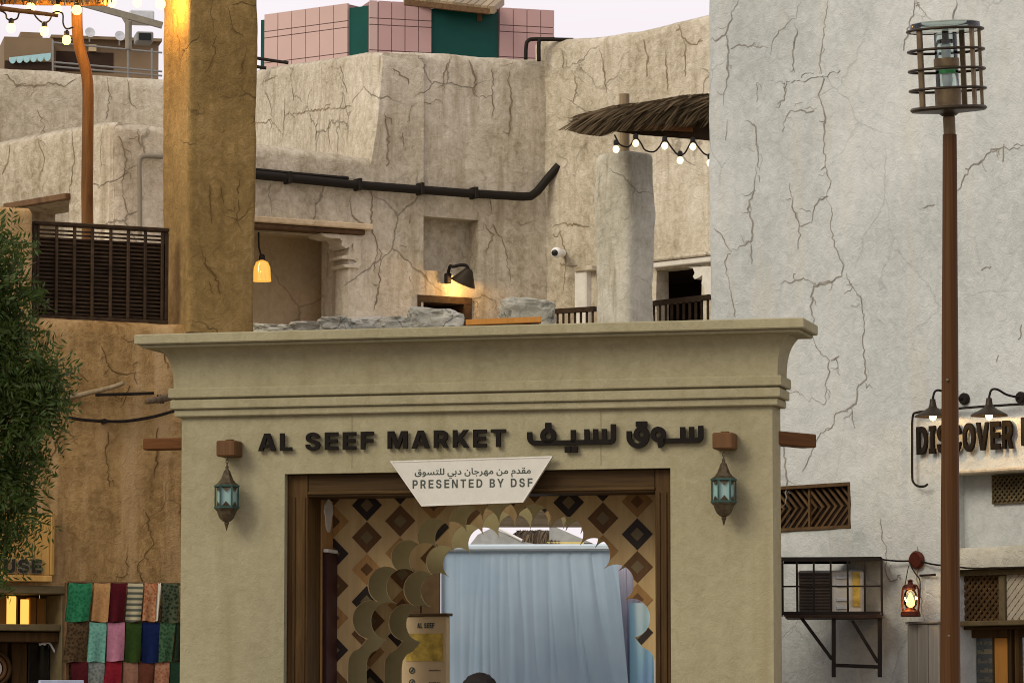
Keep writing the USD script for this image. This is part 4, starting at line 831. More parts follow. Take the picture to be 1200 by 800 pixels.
# ------------------------------------------------------------------ lamp post
lb0 = at(1111, 800, 19.4); lpost = thing('lamp_post', 'brown post with a ringed cage lantern in front of the pale wall', 'street lamp', (lb0[0], lb0[1], 0))
PB = np.array([lb0[0] - .005, lb0[1], 0]); PT = at(1113, 158, 19.4); ax = (PT - PB) / np.linalg.norm(PT - PB)
obj('post', lathe([(.062, 0), (.058, .4), (.0505, 1.9), (.0435, 3.1), (.036, np.linalg.norm(PT - PB))], PB, 28, ax), M['post_paint'], lpost, smooth=40)
obj('base_plate', lathe([(.11, 0), (.11, .02), (.07, .03), (.062, .12), (.05, .14)], PB, 24), M['post_paint'], lpost, smooth=40)
for v in (446, 745): q = at(1111 + (-2 if v < 500 else 0), v, 19.4) - np.array([0, .046, 0]); obj('bolt', sphere(q, .008, 1), M['lamp_metal'], lpost)
S = 1 / 231.0; tilt = np.array([-.045, -.095, 1.0]); tilt /= np.linalg.norm(tilt)
obj('neck', lathe([(7.2 * S, 0), (7.2 * S, 22 * S), (6.4 * S, 23 * S)], PT - ax * .005, 20, tilt), M['lamp_metal'], lpost)
hb = PT + tilt * 22 * S                        # underside of the lamp head
obj('base_disc', lathe([(8 * S, 0), (12 * S, 3 * S), (43 * S, 5.5 * S), (45.5 * S, 8 * S), (44 * S, 10.5 * S), (10 * S, 11 * S)], hb, 40, tilt), M['lamp_dark'], lpost, smooth=35)
e1 = np.cross(tilt, [0, 1.0, 0]); e1 /= np.linalg.norm(e1); e2 = np.cross(tilt, e1)
def hp_(a, r, h): return hb + tilt * h * S + (e1 * math.cos(a) + e2 * math.sin(a)) * r * S
for h in (31, 54, 77, 101): obj('ring', tube([hp_(a, 44.5, h) for a in np.linspace(0, 2 * math.pi, 48, endpoint=False)], 1.65 * S, 8, closed=True), M['lamp_dark'], lpost, smooth=True)
for a in (.62, 2.30, 2.75, 4.1, 5.4):
    w_ = 7.5 * S; p, q = hp_(a, 41, 9), hp_(a, 41, 103); obj('upright', bar(p, q, 3 * S if a in (2.75,) else w_ * .85, 4 * S, up=(math.cos(a + .3), math.sin(a + .3), 0), c=.003), M['lamp_metal'], lpost)
obj('burner_base', lathe([(15.5 * S, 10 * S), (15.5 * S, 33 * S), (13 * S, 34 * S)], hb, 24, tilt), M['lamp_metal'], lpost, smooth=35)
obj('glass_tube', lathe([(13.5 * S, 34 * S), (13.5 * S, 98 * S)], hb, 24, tilt), M['glass_smoke'], lpost, smooth=35)
obj('collar', lathe([(14.5 * S, 58 * S), (15 * S, 59 * S), (15 * S, 67 * S), (14.5 * S, 68 * S)], hb, 24, tilt), M['lamp_metal'], lpost, smooth=35)
obj('lamp_tube', lathe([(5 * S, 35 * S), (6.5 * S, 42 * S), (6 * S, 56 * S), (3 * S, 57 * S)], hb, 14, tilt), M['pale_metal'], lpost, smooth=35)
obj('green_gasket', lathe([(9 * S, 50 * S), (9.6 * S, 51 * S), (9.6 * S, 55 * S), (9 * S, 56 * S)], hb, 20, tilt), M['green'], lpost)
obj('lamp_holder', lathe([(10 * S, 86 * S), (10 * S, 90 * S), (4 * S, 91 * S), (4 * S, 100 * S)], hb, 20, tilt), M['lamp_dark'], lpost)
obj('lens', lathe([(5 * S, 69 * S), (6 * S, 74 * S), (6 * S, 84 * S), (3 * S, 86 * S)], hb, 14, tilt), M['pale_metal'], lpost)
obj('top_glass', lathe([(41 * S, 100 * S), (41.5 * S, 104 * S), (41 * S, 109 * S), (36 * S, 110.5 * S), (0.5 * S, 111 * S)], hb, 40, tilt), M['glass_smoke'], lpost, smooth=35)
# ------------------------------------------------------------------ left mud-plastered building
LW = Frame(at(213, 800, 24.3), 26)
ls = lambda u, v=600, d=0.0: LW.px(u, v, d)
zter = ls(160, 377)[1]
shL, shR, shT = ls(-160, 760)[0], ls(78, 760)[0], ls(40, 688)[1]
lwall = Wall(LW, ls(-220)[0], ls(300)[0], 0.0, zter, .45, .03, 21, holes=[(shL, shR, -.01, shT)], res=.045, rnd=.06)
mb = thing('mud_building', 'brown mud-plastered shop building with roof terrace at the left', 'building', LW.pt(-1.0, 0, 0))
obj('wall', lwall.mesh, M['wall_mud'], mb, smooth=50)
for i, c in enumerate(([(118, 408), (126, 432), (138, 440), (156, 436), (160, 450)], [(126, 432), (120, 440)], [(92, 436), (102, 448)], [(150, 452), (140, 478)], [(60, 545), (75, 500), (90, 520)], [(170, 600), (178, 640), (160, 668)], [(205, 395), (190, 410), (196, 432)], [(140, 392), (150, 402), (172, 396)], [(125, 505), (122, 540), (128, 570)], [(185, 500), (182, 560)], [(150, 640), (148, 672)])): obj('crack', lwall.crack(c, .008, 70 + i), M['crack_mud'], mb)
zt_ = zter - .03
obj('terrace_slab', LW.box(ls(-220)[0], ls(300)[0], -4.0, -.45, zter - .30, zter - .05), M['wall_mud'], mb)
# corner pillar of the terrace
pw0, pw1 = ls(220, 300, .02)[0], ls(299, 300, .02)[0]
pz0, pz1 = ls(260, 385, .02)[1], ls(260, -60, .02)[1]
cp = thing('corner_pillar', 'tall brown mud pillar at the terrace corner, its left face lit by bulbs', 'pillar', LW.pt((pw0 + pw1) / 2, -.2, zter))
pdepth = .47
pil = Wall(LW, pw0, pw1, pz0 - .04, pz1, pdepth, .028, 31, res=.03, d=.03, rnd=.035)
def pillar_mesh(F, s0, s1, d0, d1, z0, z1, amp, seed, n=22, nz=90, taper=0.0, rnd=.12):
    V, Fc = [], []; per = []
    c_ = np.array([(s0 + s1) / 2, (d0 + d1) / 2]); a, b = (s1 - s0) / 2, (d1 - d0) / 2; N = n * 4
    sq = sbox(-a, -b, a, b).buffer(-rnd * min(a, b)).buffer(rnd * min(a, b), quad_segs=5).exterior
    for i in range(N): q = sq.interpolate(i / N, normalized=True); per.append((q.x, q.y))
    per = np.array(per); zs = np.linspace(z0, z1, nz)
    for j, z in enumerate(zs):
        f = j / (nz - 1); e = 1 - taper * f
        if z1 - z < .05: e *= 1 - .10 * (1 - (z1 - z) / .05) ** 2
        X = per * e; P3 = np.concatenate([X * 1.4, np.full((N, 1), z * 1.2 + seed)], 1)
        dsp = amp * (meshkit.fbm(P3, 4, seed) - .5) * 2 + amp * .35 * (meshkit.fbm(P3 * 5, 3, seed + 3) - .5) * 2
        nr = X / np.linalg.norm(X, axis=1, keepdims=True); X = X + nr * dsp[:, None]
        V.append(np.concatenate([X + c_, np.full((N, 1), z)], 1))
    V = np.concatenate(V)
    for j in range(nz - 1):
        i = np.arange(N); k = (i + 1) % N; Fc.append(np.stack([j * N + i, j * N + k, (j + 1) * N + k], 1)); Fc.append(np.stack([j * N + i, (j + 1) * N + k, (j + 1) * N + i], 1))
    V = np.concatenate([V, [[c_[0], c_[1], z0], [c_[0], c_[1], z1]]]); i = np.arange(N); k = (i + 1) % N; L_ = (nz - 1) * N
    Fc += [np.stack([k, i, np.full(N, nz * N)], 1), np.stack([L_ + i, L_ + k, np.full(N, nz * N + 1)], 1)]
    return F.tf(trimesh.Trimesh(V, np.concatenate(Fc), process=False))
obj('shaft', pillar_mesh(LW, pw0, pw1, -pdepth + .02, .03, pz0 - .03, pz1, .022, 31, nz=110, rnd=.07), M['pillar_mud'], cp, smooth=60)
class PF:                                     # cracks on the pillar's front face
    pass
for i, c in enumerate(([(248, 0), (246, 25), (250, 40), (247, 70), (240, 85)], [(265, 10), (272, 32), (284, 42)], [(236, 295), (240, 310), (252, 325), (258, 345)], [(244, 330), (250, 345)], [(232, 120), (236, 160), (232, 200)], [(288, 60), (280, 90), (284, 130)], [(262, 150), (258, 200), (262, 240)], [(280, 210), (276, 260)], [(245, 215), (248, 262)])):
    pil2 = pil; obj('crack', pil2.crack(c, .010, 90 + i, .012), M['crack_mud'], cp)
# low pillar at the far left of the terrace
q0, q1 = ls(-30, 330)[0], ls(37, 330)[0]; z1 = ls(10, 243)[1]
t = thing('low_pillar', 'low brown mud pillar at the left end of the terrace railing, behind the tree', 'pillar', LW.pt((q0 + q1) / 2, -.15, zter))
obj('shaft', pillar_mesh(LW, q0, q1, -.36, .02, zter - .05, z1, .02, 35, nz=40), M['wall_mud'], t, smooth=60)
# railing
RDp = -.12
ra, rb_ = ls(37, 320, RDp)[0], ls(196, 320, RDp)[0]
def rlz(v, u=116): return ls(u, v, RDp)[1]
rl0, rl1 = rlz(375), rlz(267)
rg = thing('terrace_railing', 'dark brown slatted wooden railing on the terrace', 'railing', LW.pt((ra + rb_) / 2, RDp, zter))
obj('top_rail', LW.box(ra, rb_, RDp - .035, RDp + .035, rl1 - .006, rl1 + .02, .005), M['rail_wood'], rg)
obj('bottom_rail', LW.box(ra, rb_, RDp - .03, RDp + .03, rl0 - .01, rl0 + .016, .005), M['rail_wood'], rg)
for u in (43, 65, 86, 107, 128.5, 149, 169, 189): s = ls(u, 320, RDp)[0]; obj('upright', LW.box(s - .009, s + .009, RDp + .006, RDp + .026, rl0 + .017, rl1 - .007, .003), M['rail_wood'], rg)
for s in (ra + .012, rb_ - .012): obj('end_post', LW.box(s - .012, s + .012, RDp - .02, RDp + .025, rl0 + .017, rl1 - .007, .003), M['rail_wood'], rg)
for i in range(22):
    z = rl0 + .03 + (rl1 - rl0 - .05) * i / 21.5; obj('slat', LW.box(ra + .025, rb_ - .025, RDp - .012, RDp + .005, z - .0055, z + .0055), M['rail_wood'], rg)
obj('backing_board', LW.box(ra + .02, rb_ - .02, RDp - .05, RDp - .03, rl0 + .02, rl0 + (rl1 - rl0) * .86), M['rail_wood'], rg)
# roof poles and cable on the mud wall
def LP_(u, v, d): q = LW.px(u, v, d); return LW.pt(q[0], d, q[1])
t = thing('roof_pole', 'pale knobbly pole end sticking out of the mud wall beside the tree', 'pole', LP_(100, 462, .1))
obj('pole', tube(spline([LP_(55, 470, .0), LP_(88, 464, .04), LP_(105, 460, .10), LP_(122, 456, .16), LP_(136, 452, .20), LP_(145, 448.5, .24)], 5), [.016] * 21 if False else .018, 9, .014), M['post_wood'], t, smooth=True)
t = thing('roof_pole', 'dark bundled pole end on the mud wall touching the gateway cornice', 'pole', LP_(190, 466, .1))
obj('pole', tube(spline([LP_(206, 462, .04), LP_(195, 466, .12), LP_(184, 468, .18), LP_(172, 470, .22)], 5), .026, 9, .020), M['bark'], t, smooth=True)
obj('binding', [tube([LP_(185 + k * 3 + 2 * math.cos(a) * .2, 467.5, .17 - k * .02) + np.array([0, .026 * math.cos(a), .026 * math.sin(a)]) for a in np.linspace(0, 6.28, 12, endpoint=False)], .004, 5, closed=True) for k in range(3)], M['iron'], t)
t = thing('wall_cable', 'dark cable sagging across the mud wall under the pole ends', 'cable', LP_(130, 490, .05))
obj('cable', tube(spline([LP_(80, 489, .05), LP_(100, 492, .05), LP_(128, 493.5, .05), LP_(150, 493, .05), LP_(180, 488, .05), LP_(205, 481, .05)], 6), .010, 6), M['iron'], t)
obj('cable_upper', tube([LP_(112, 462.5, .05), LP_(150, 461.5, .05), LP_(180, 460.5, .05)], .010, 6), M['iron'], t)
obj('clip', LW.box(ls(118)[0] - .01, ls(118)[0] + .01, .02, .065, ls(118, 493)[1] - .02, ls(118, 493)[1] + .01), M['iron'], t)
# yellow sign board ..USE
sb_ = thing('yellow_sign_board', 'yellow planked sign board reading USE above the shop window, half behind the tree', 'sign', LW.pt(ls(20)[0], .03, ls(20, 680)[1]))
b0, b1 = ls(-70, 640, .04)[0], ls(59, 640, .04)[0]; z0, z1 = ls(30, 681, .04)[1], ls(30, 602, .04)[1]
for i in range(7): obj('plank', LW.box(b0 + (b1 - b0) * i / 7 + .001, b0 + (b1 - b0) * (i + 1) / 7 - .001, .015, .038 + .002 * (i % 2), z0 + .04, z1, .003), M['board_yellow'], sb_)
obj('frame_rail', LW.box(b0, b1 + .012, .012, .05, z0, z0 + .039, .004), M['board_yellow'], sb_)
obj('frame_stile', LW.box(b1 + .0, b1 + .025, .012, .052, z0 + .041, z1 + .01, .004), M['board_yellow'], sb_)
x0, zz0 = ls(-30, 670, .04); x1, _ = ls(48, 670, .04); hh_ = (ls(20, 653, .04)[1] - zz0) * .88
for c, g in word('HOUSE', hh_, x1 - x0, 900, .10)[2:]: lt = obj('letter', LW.ext(affinity.translate(g, x0, zz0), .041, .052), M['inlay_black'], sb_)
for c, g in word('HOUSE', hh_, x1 - x0, 900, .10)[2:]: obj('letter_edge', LW.ext(affinity.translate(g.buffer(.004).difference(g.buffer(.0005)), x0, zz0), .041, .050), M['pipe_grey'], sb_)
# shop window below
sf = thing('fabric_shop', 'olive timber shop front with warmly lit shelf window at the lower left', 'shop front', LW.pt((shL + shR) / 2, -.1, 0))
SD = -.06
fz = lambda v, u=30: ls(u, v, SD)[1]
fx = lambda u, v=740: ls(u, v, SD)[0]
obj('head_rail', LW.box(shL, shR + .01, -.30, SD + .07, fz(695.5), fz(686), .005), M['wood_olive'], sf)
obj('corner_post', LW.box(fx(68), shR + .01, -.30, SD + .06, 0.02, fz(696), .005), M['wood_olive'], sf)
obj('middle_rail', LW.box(shL, fx(68) - .001, -.30, SD + .05, fz(739), fz(731), .005), M['wood_olive'], sf)
obj('lower_rail', LW.box(shL, fx(68) - .001, -.28, SD + .02, fz(752), fz(740), .005), M['door_wood'], sf)
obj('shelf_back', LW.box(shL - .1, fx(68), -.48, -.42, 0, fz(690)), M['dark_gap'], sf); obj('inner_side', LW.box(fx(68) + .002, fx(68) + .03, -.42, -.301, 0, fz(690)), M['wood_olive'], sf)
r = np.random.default_rng(4); u = -12.0; i = 0
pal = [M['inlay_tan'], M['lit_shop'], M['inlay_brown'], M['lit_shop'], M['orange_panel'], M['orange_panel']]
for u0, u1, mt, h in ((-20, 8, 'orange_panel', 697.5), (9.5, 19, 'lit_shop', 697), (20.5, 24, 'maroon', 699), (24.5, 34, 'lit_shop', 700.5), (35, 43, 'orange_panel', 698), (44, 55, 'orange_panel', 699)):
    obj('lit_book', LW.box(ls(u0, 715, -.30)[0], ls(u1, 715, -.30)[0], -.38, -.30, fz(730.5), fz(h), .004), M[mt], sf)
for a_, b_, mt in ((-40, 18, 'door_wood'), (23, 41, 'door_wood'), (42.5, 67, 'inlay_black')):
    obj('lower_panel', LW.box(fx(a_), fx(b_), -.26, -.20, .02, fz(752.5), .004), M[mt], sf)
obj('lower_glass', LW.box(fx(43), fx(66), -.198, -.195, .3, fz(753)), M['glass'], sf)
wd = thing('carved_roundel', 'carved round wooden ornament with pale centre in the lower left shop front', 'ornament', LW.pt(fx(-2), -.15, fz(785)))
rc = LW.pt(fx(-1, 783), -.19, fz(783))
for rr, w_, mt in ((.105, .014, 'door_wood'), (.075, .012, 'inlay_brown')): obj('ring', tube([rc + LW.e * rr * math.cos(a) + np.array([0, 0, rr * math.sin(a)]) + LW.n * .02 for a in np.linspace(0, 6.283, 30, endpoint=False)], w_, 7, closed=True), M[mt], wd)
obj('centre', lathe([(.062, 0), (.055, .02), (.02, .03)], rc, 20, LW.n), M['white_board'], wd)
wl_ = thing('wire_lamp', 'bright curled metal lamp arm glinting in the lower left shop window', 'lamp', LP_(60, 760, -.1))
obj('arm', tube(spline([LP_(46, 755, -.15), LP_(52, 753, -.13), LP_(58, 753, -.12), LP_(62, 759, -.12), LP_(66, 765, -.12), LP_(71, 767, -.12)], 5), .007, 7), M['white'], wl_, smooth=True)
obj('tip', sphere(LP_(52.5, 753.5, -.125), .012, 2), M['white'], wl_)
bs = thing('blue_sheet', 'pale blue sheet edge at the bottom left beside the fabrics', 'sheet', LP_(72, 798, .15))
obj('sheet', LW.box(ls(46, 800, .15)[0], ls(98, 800, .15)[0], .13, .16, ls(70, 850, .15)[1], ls(70, 796.5, .15)[1], .004), M['blue_sheet'], bs)
# fabrics hung in rows
rk = thing('fabric_rack', 'dark wooden rack with rails holding the hanging fabrics', 'rack', LW.pt(ls(145)[0], .05, 0))
for v in (683, 728.5, 775): q = LW.px(140, v, .05); obj('rail', tube([LW.pt(ls(79, v, .05)[0], .05, q[1]), LW.pt(ls(225, v, .05)[0], .05, q[1])], .009, 7), M['beam_wood'], rk)
for u in (79.5, 222): obj('post', LW.box(ls(u, 740, .04)[0] - .012, ls(u, 740, .04)[0] + .012, .0, .04, .0, ls(u, 682, .05)[1], .003), M['beam_wood'], rk)
def fabric_mat(n, a, b, kind):
    if kind == 'stripe': nodes = {"t": ("wave_texture", {"scale": 9.0, "bands_direction": "z", "distortion": 1.5})}
    elif kind == 'print': nodes = {"t": ("voronoi_texture", {"scale": 55.0})}
    else: nodes = {"t": ("noise_texture", {"scale": 60.0, "detail": 3.0})}
    out = 't.distance' if kind == 'print' else 't.fac'
    nodes |= {"g": ("geometry", {}), "r": ("rgb_ramp", {"ramp": [(.25, a), (.65, b)]}), "w": ("noise_texture", {"scale": 350.0}), "bp": ("bump", {"strength": .25, "distance": .003}), "p": ("principled_bsdf", {"roughness": .95, "specular_ior_level": .04})}
    return mat('fabric_' + n, nodes, [("g.position", "t.vector"), (out, "r.fac"), ("r.color", "p.base_color"), ("g.position", "w.vector"), ("w.fac", "bp.height"), ("bp.normal", "p.normal")])
ROWS = [(684, 727, [(81, 109, 'green', 'dark green spotted', (.012, .11, .045), (.03, .17, .08), 'print'), (110.5, 130, 'tan', 'peach tan', (.30, .15, .055), (.42, .24, .10), 'plain'), (130.5, 149.5, 'maroon', 'deep maroon', (.055, .006, .010), (.075, .010, .014), 'plain'),
    (150, 168.5, 'grey', 'grey and cream banded', (.09, .10, .08), (.42, .38, .24), 'stripe'), (169.5, 184.5, 'rust', 'rust-red printed', (.30, .09, .035), (.40, .22, .11), 'print'), (185, 189.5, 'ivory', 'narrow ivory', (.55, .50, .40), (.62, .57, .46), 'plain'), (190, 210, 'floral', 'blackish green floral', (.012, .025, .014), (.07, .085, .05), 'print')]),
    (730, 774, [(80, 104, 'brown', 'dark brown speckled', (.035, .022, .012), (.085, .055, .028), 'print'), (105, 125.5, 'teal', 'light teal', (.09, .26, .21), (.16, .36, .29), 'print'), (126, 147, 'pink', 'rose pink', (.36, .14, .21), (.45, .20, .27), 'plain'), (147.5, 166.5, 'olive', 'dark olive green', (.022, .045, .010), (.032, .06, .014), 'plain'),
    (167, 187, 'navy', 'navy blue', (.006, .013, .055), (.010, .020, .075), 'plain'), (187.5, 206, 'moss', 'mottled moss green', (.02, .06, .028), (.06, .12, .06), 'print'), (207, 222, 'dark', 'black-green', (.01, .02, .012), (.02, .035, .02), 'plain')]),
    (776, 822, [(83, 103, 'wine', 'wine red', (.055, .008, .012), (.08, .013, .016), 'plain'), (104, 123.5, 'slate', 'slate grey checked', (.11, .13, .12), (.20, .22, .20), 'print'), (124, 144, 'red', 'bright crimson', (.17, .010, .020), (.23, .018, .028), 'plain'), (144.5, 162.5, 'fawn', 'pinkish fawn', (.20, .10, .065), (.28, .15, .10), 'plain'),
    (163, 181, 'russet', 'dark russet', (.09, .03, .018), (.13, .045, .026), 'plain'), (181.5, 199.5, 'coral', 'coral orange printed', (.28, .10, .05), (.38, .20, .12), 'print'), (200, 222, 'bottle', 'bottle green', (.012, .035, .018), (.02, .05, .028), 'plain')])]
for ri, (v0, v1, cols) in enumerate(ROWS):
    for (u0, u1, n, desc, a_, b_, kd) in cols:
        s0, z1 = ls((u0), v0, .07); s1, _ = ls(u1, v0, .07); z0 = ls(u0, v1, .07)[1]; ns, nz = 9, 12; V = []; r = np.random.default_rng(int(u0 * 7 + v0)); z0 -= .012 * r.random(); lf = .010 * r.normal()
        ph = r.random() * 6
        for k_ in range(nz):
            f = k_ / (nz - 1); sh = (-.018 + lf) * f
            for j in range(ns): x = j / (ns - 1); V.append((s0 + .002 + (s1 - s0 - .004) * x + sh, .062 + .006 * ri * 0 + .010 * math.sin(math.pi * min(1, f * 5) / 2) + .006 * f * math.sin(x * 7 + ph), z1 + .010 * math.cos(min(f * 6, 1.57)) + (z0 - z1) * f - .006 * math.sin(math.pi * x) * (1 - f) + .004 * math.sin(5 * x + ph) * f))
        V = np.array(V); idx = np.arange(ns * nz).reshape(nz, ns); A, B_, C_, E = idx[:-1, :-1].ravel(), idx[1:, :-1].ravel(), idx[1:, 1:].ravel(), idx[:-1, 1:].ravel()
        Fc = np.concatenate([np.stack([A, B_, C_], 1), np.stack([A, C_, E], 1)]); V2 = V.copy(); V2[:, 1] -= .012
        m = trimesh.Trimesh(np.concatenate([V, V2]), np.concatenate([Fc, Fc[:, ::-1] + len(V)]), process=False)
        row = ('top', 'middle', 'bottom')[ri]
        obj('hanging_fabric', LW.tf(m), fabric_mat(n, a_, b_, kd), smooth=True, label=f'{desc} cloth hanging in the {row} row of the fabric rack', cat='fabric', group='folded fabrics hung on the rack by the gateway')

# ------------------------------------------------------------------ pergola at the upper left
def L2(u, v, Y): return at(u, v, Y)
pg = thing('pergola', 'rustic pole pergola with thatch on the terrace at the upper left', 'pergola', L2(103, 262, 25.2) * np.array([1, 1, 0]) + np.array([0, 0, zter]))
pts = [(103, 300), (102.5, 262), (102, 220), (102.5, 180), (103, 140), (103, 105), (101, 85), (96, 66), (92, 50), (90.5, 30), (90, 0), (90, -30)]
obj('pole', tube(spline([L2(u, v, 25.2) for u, v in pts], 6), .040, 12, .036), M['pole_wood'], pg, smooth=True)
obj('branch_beam', tube(spline([L2(-60, 0, 24.6), L2(-20, 6, 24.6), L2(0, 10, 24.6), L2(40, 15, 24.6), L2(68, 18.5, 24.6)], 5), .022, 9, .012), M['pole_wood'], pg, smooth=True)
obj('cross_beam', tube([L2(-80, -4, 25.1), L2(40, 1, 25.1), L2(126, 2, 25.1)], .032, 9), M['pole_wood'], pg, smooth=True)
obj('cross_beam', tube([L2(-80, -34, 26.6), L2(126, -30, 26.6)], .032, 9), M['pole_wood'], pg, smooth=True)
r = np.random.default_rng(12); sp = []
for i in range(900):
    u = -80 + 205 * r.random(); y = 25.0 + 1.7 * r.random(); p = L2(u, -14 - 10 * r.random(), y); q = L2(u + r.normal(0, 8), 2 + 5 * r.random() if y < 25.4 else -10, y - .25); sp.append((p, q))
obj('thatch', blades(sp, .03, 13), M['thatch'], pg)
def bulb_string(pts, bulbs, Y, label, name='string_lights', r=.030, mtl='bulb', drop=.035, sagpts=None):
    t = thing(name, label, 'string lights', L2(pts[0][0], pts[0][1], Y))
    obj('cable', tube(spline([L2(u, v, Y) for u, v in pts], 7), .006, 5), M['iron'], t)
    for u, v in bulbs:
        c = L2(u, v, Y)
        if mtl == 'bulb': lamp(t, c, .014, LMP * (1.1 if u > 100 else .35), (1.0, .52, .13))
        obj('socket', lathe([(.014, .026), (.018, .034), (.018, .055), (.008, .065)], c, 10), M['black'], t); obj('bulb', sphere(c, r, 2, (1, 1, 1.15)), M[mtl], t, smooth=True)
bulb_string([(-30, 5), (3, 14), (8, 22), (13, 24), (20, 22), (24, 14), (36, 12), (42, 20), (47, 25), (52, 27), (58, 24), (63, 15), (73, 16), (74, 28), (78, 34), (86, 32)], [(13, 33), (52, 37), (78, 47)], 24.9, 'string of glowing bulbs looped below the branch beam at far upper left')
bulb_string([(-20, -6), (10, -2), (36, 1), (52, -3), (67, 1), (90, 2), (110, -6), (131, -4), (150, -8), (161, -3), (178, -9), (186, -4)], [(36, 9), (67, 11), (131, 3), (161, 3)], 25.0, 'string of glowing bulbs along the thatch eave at upper left', drop=.03)
bb = thing('lit_bulb', 'bare glowing bulb fixed near the top of the wooden pergola pole', 'light bulb', L2(90, 12, 25.05)); lamp(bb, L2(90, 12, 25.05), .016, LMP * .16)
obj('bulb', sphere(L2(90, 12, 25.05), .034, 2), M['bulb'], bb); obj('socket', lathe([(.02, .03), (.02, .06)], L2(90, 12, 25.05), 10), M['black'], bb)
b2 = LW.pt(pw0 - .05, -.28, at(191, 6, 24.4)[2]); bb = thing('lit_bulb', 'glowing bulb at the top of the left face of the mud pillar', 'light bulb', b2)
b2 = at(188, 5, (LW.pt(pw0 - .20, -.16, 0))[1])
obj('bulb', sphere(b2, .034, 2), M['bulb'], bb); lamp(bb, b2, .016, LMP * 1.9, (1.0, .50, .10)); obj('socket', lathe([(.02, .03), (.02, .06)], b2, 10), M['black'], bb); obj('cable', tube(spline([b2 + (0, 0, .06), b2 + (-.03, .02, .14), b2 + (-.2, .1, .2)], 5), .005, 5), M['iron'], bb)

# ------------------------------------------------------------------ courtyard house behind the gate
HW = Frame(at(640, 300, 29.8), 29.5); hx = lambda u, v=300, d=0.0: HW.px(u, v, d)
H2 = Frame(at(640, 300, 29.8), -45); h2 = lambda u, v=300, d=0.0: H2.px(u, v, d)
ch = thing('courtyard_house', 'weathered cream plaster courtyard house with stepped walls behind the gateway', 'house', at(640, 300, 29.8) * np.array([1, 1, 0]))
zb = 3.3
tops = [(130, 143), (182, 147), (300, 166), (380, 178), (441, 186), (442.5, 62), (470, 60), (520, 62), (600, 68), (640, 70)]
topm = [hx(u, v) for u, v in tops]
n0, n1 = hx(483, 285)[0], hx(562, 285)[0]; nz1, nz0 = hx(522, 255)[1], hx(522, 318)[1]
a0, a1 = hx(270, 330)[0], hx(408, 330)[0]; az1 = hx(360, 267)[1]
w0, w1 = hx(488, 360)[0], hx(552, 360)[0]; wz1 = hx(520, 347)[1]; wz0 = hx(520, 380)[1]
hwall = Wall(HW, hx(130, 200)[0], .35, zb, topm + [(.4, topm[-1][1])], .45, .025, 41, holes=[(a0, a1, zb - .01, az1), (n0, n1, nz0, nz1), (w0, w1, wz0, wz1)], res=.05, rnd=.06)
obj('front_wall', hwall.mesh, M['wall_house'], ch, smooth=50)
HC = [[(460, 80), (478, 95), (492, 110), (493, 118), (480, 125), (476, 143)], [(490, 120), (505, 122)], [(550, 72), (556, 90), (556, 110)], [(577, 80), (577, 110), (577, 138)], [(472, 155), (473, 172)], [(450, 130), (455, 160), (452, 195)], [(410, 232), (412, 255), (435, 268)], [(436, 222), (436, 268), (442, 290), (438, 320)],
      [(445, 300), (443, 340), (437, 365)], [(565, 260), (578, 275), (570, 300)], [(578, 262), (594, 290), (598, 330)], [(482, 245), (480, 300), (482, 345)], [(575, 225), (578, 250)], [(315, 215), (318, 250)], [(553, 350), (570, 346), (583, 352), (585, 368)], [(595, 85), (600, 120), (596, 160)], [(525, 75), (520, 92), (522, 110)], [(140, 160), (148, 185), (142, 220), (150, 250)], [(160, 150), (163, 176)]]
for i, c in enumerate(HC): obj('crack', hwall.crack(c, .011, 120 + i), M['crack_dark'], ch)
obj('niche_back', HW.box(n0 - .1, n1 + .1, -.30, -.16, nz0 - .1, nz1 + .1), M['wall_house'], ch)
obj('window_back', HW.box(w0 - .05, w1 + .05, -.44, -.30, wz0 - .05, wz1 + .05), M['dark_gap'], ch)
obj('window_frame', [HW.box(w0 + .002, w1 - .002, -.18, .02, wz1 - .055, wz1 - .002), HW.box(w1 - .07, w1 - .002, -.18, .018, wz0, wz1 - .056), HW.box(w0 + .002, w0 + .03, -.18, .018, wz0, wz1 - .056)], M['rail_wood'], ch)
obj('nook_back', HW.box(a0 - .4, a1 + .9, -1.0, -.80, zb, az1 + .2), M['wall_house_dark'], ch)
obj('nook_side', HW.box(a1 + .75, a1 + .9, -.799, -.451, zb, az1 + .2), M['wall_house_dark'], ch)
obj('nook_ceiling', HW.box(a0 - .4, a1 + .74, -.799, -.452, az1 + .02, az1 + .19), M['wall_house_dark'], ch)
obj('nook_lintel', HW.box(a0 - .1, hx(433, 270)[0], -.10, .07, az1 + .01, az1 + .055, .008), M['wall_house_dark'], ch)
obj('lintel_shadow_batten', HW.box(a0 - .1, hx(425, 270)[0], -.1, .045, az1 - .03, az1 + .009, .006), M['beam_wood'], ch)
# scalloped corbel
cz = lambda v: hx(405, v, .02)[1]; cx = lambda u: hx(u, 295, .02)[0]
prof = [(cx(376), cz(275))] + [(cx(u), cz(v)) for u, v in ((378, 278), (388, 280), (398, 279.5), (401, 283), (400.5, 288), (406, 291), (411, 288), (414, 284), (414, 293), (409, 298), (401, 300), (401, 303), (415, 303.5), (418, 306), (414, 309), (402, 310), (405, 313), (420, 313), (423, 310), (423, 275))]
obj('corbel', HW.ext(Polygon(prof).buffer(0), -.20, .02), M['wall_house'], ch)
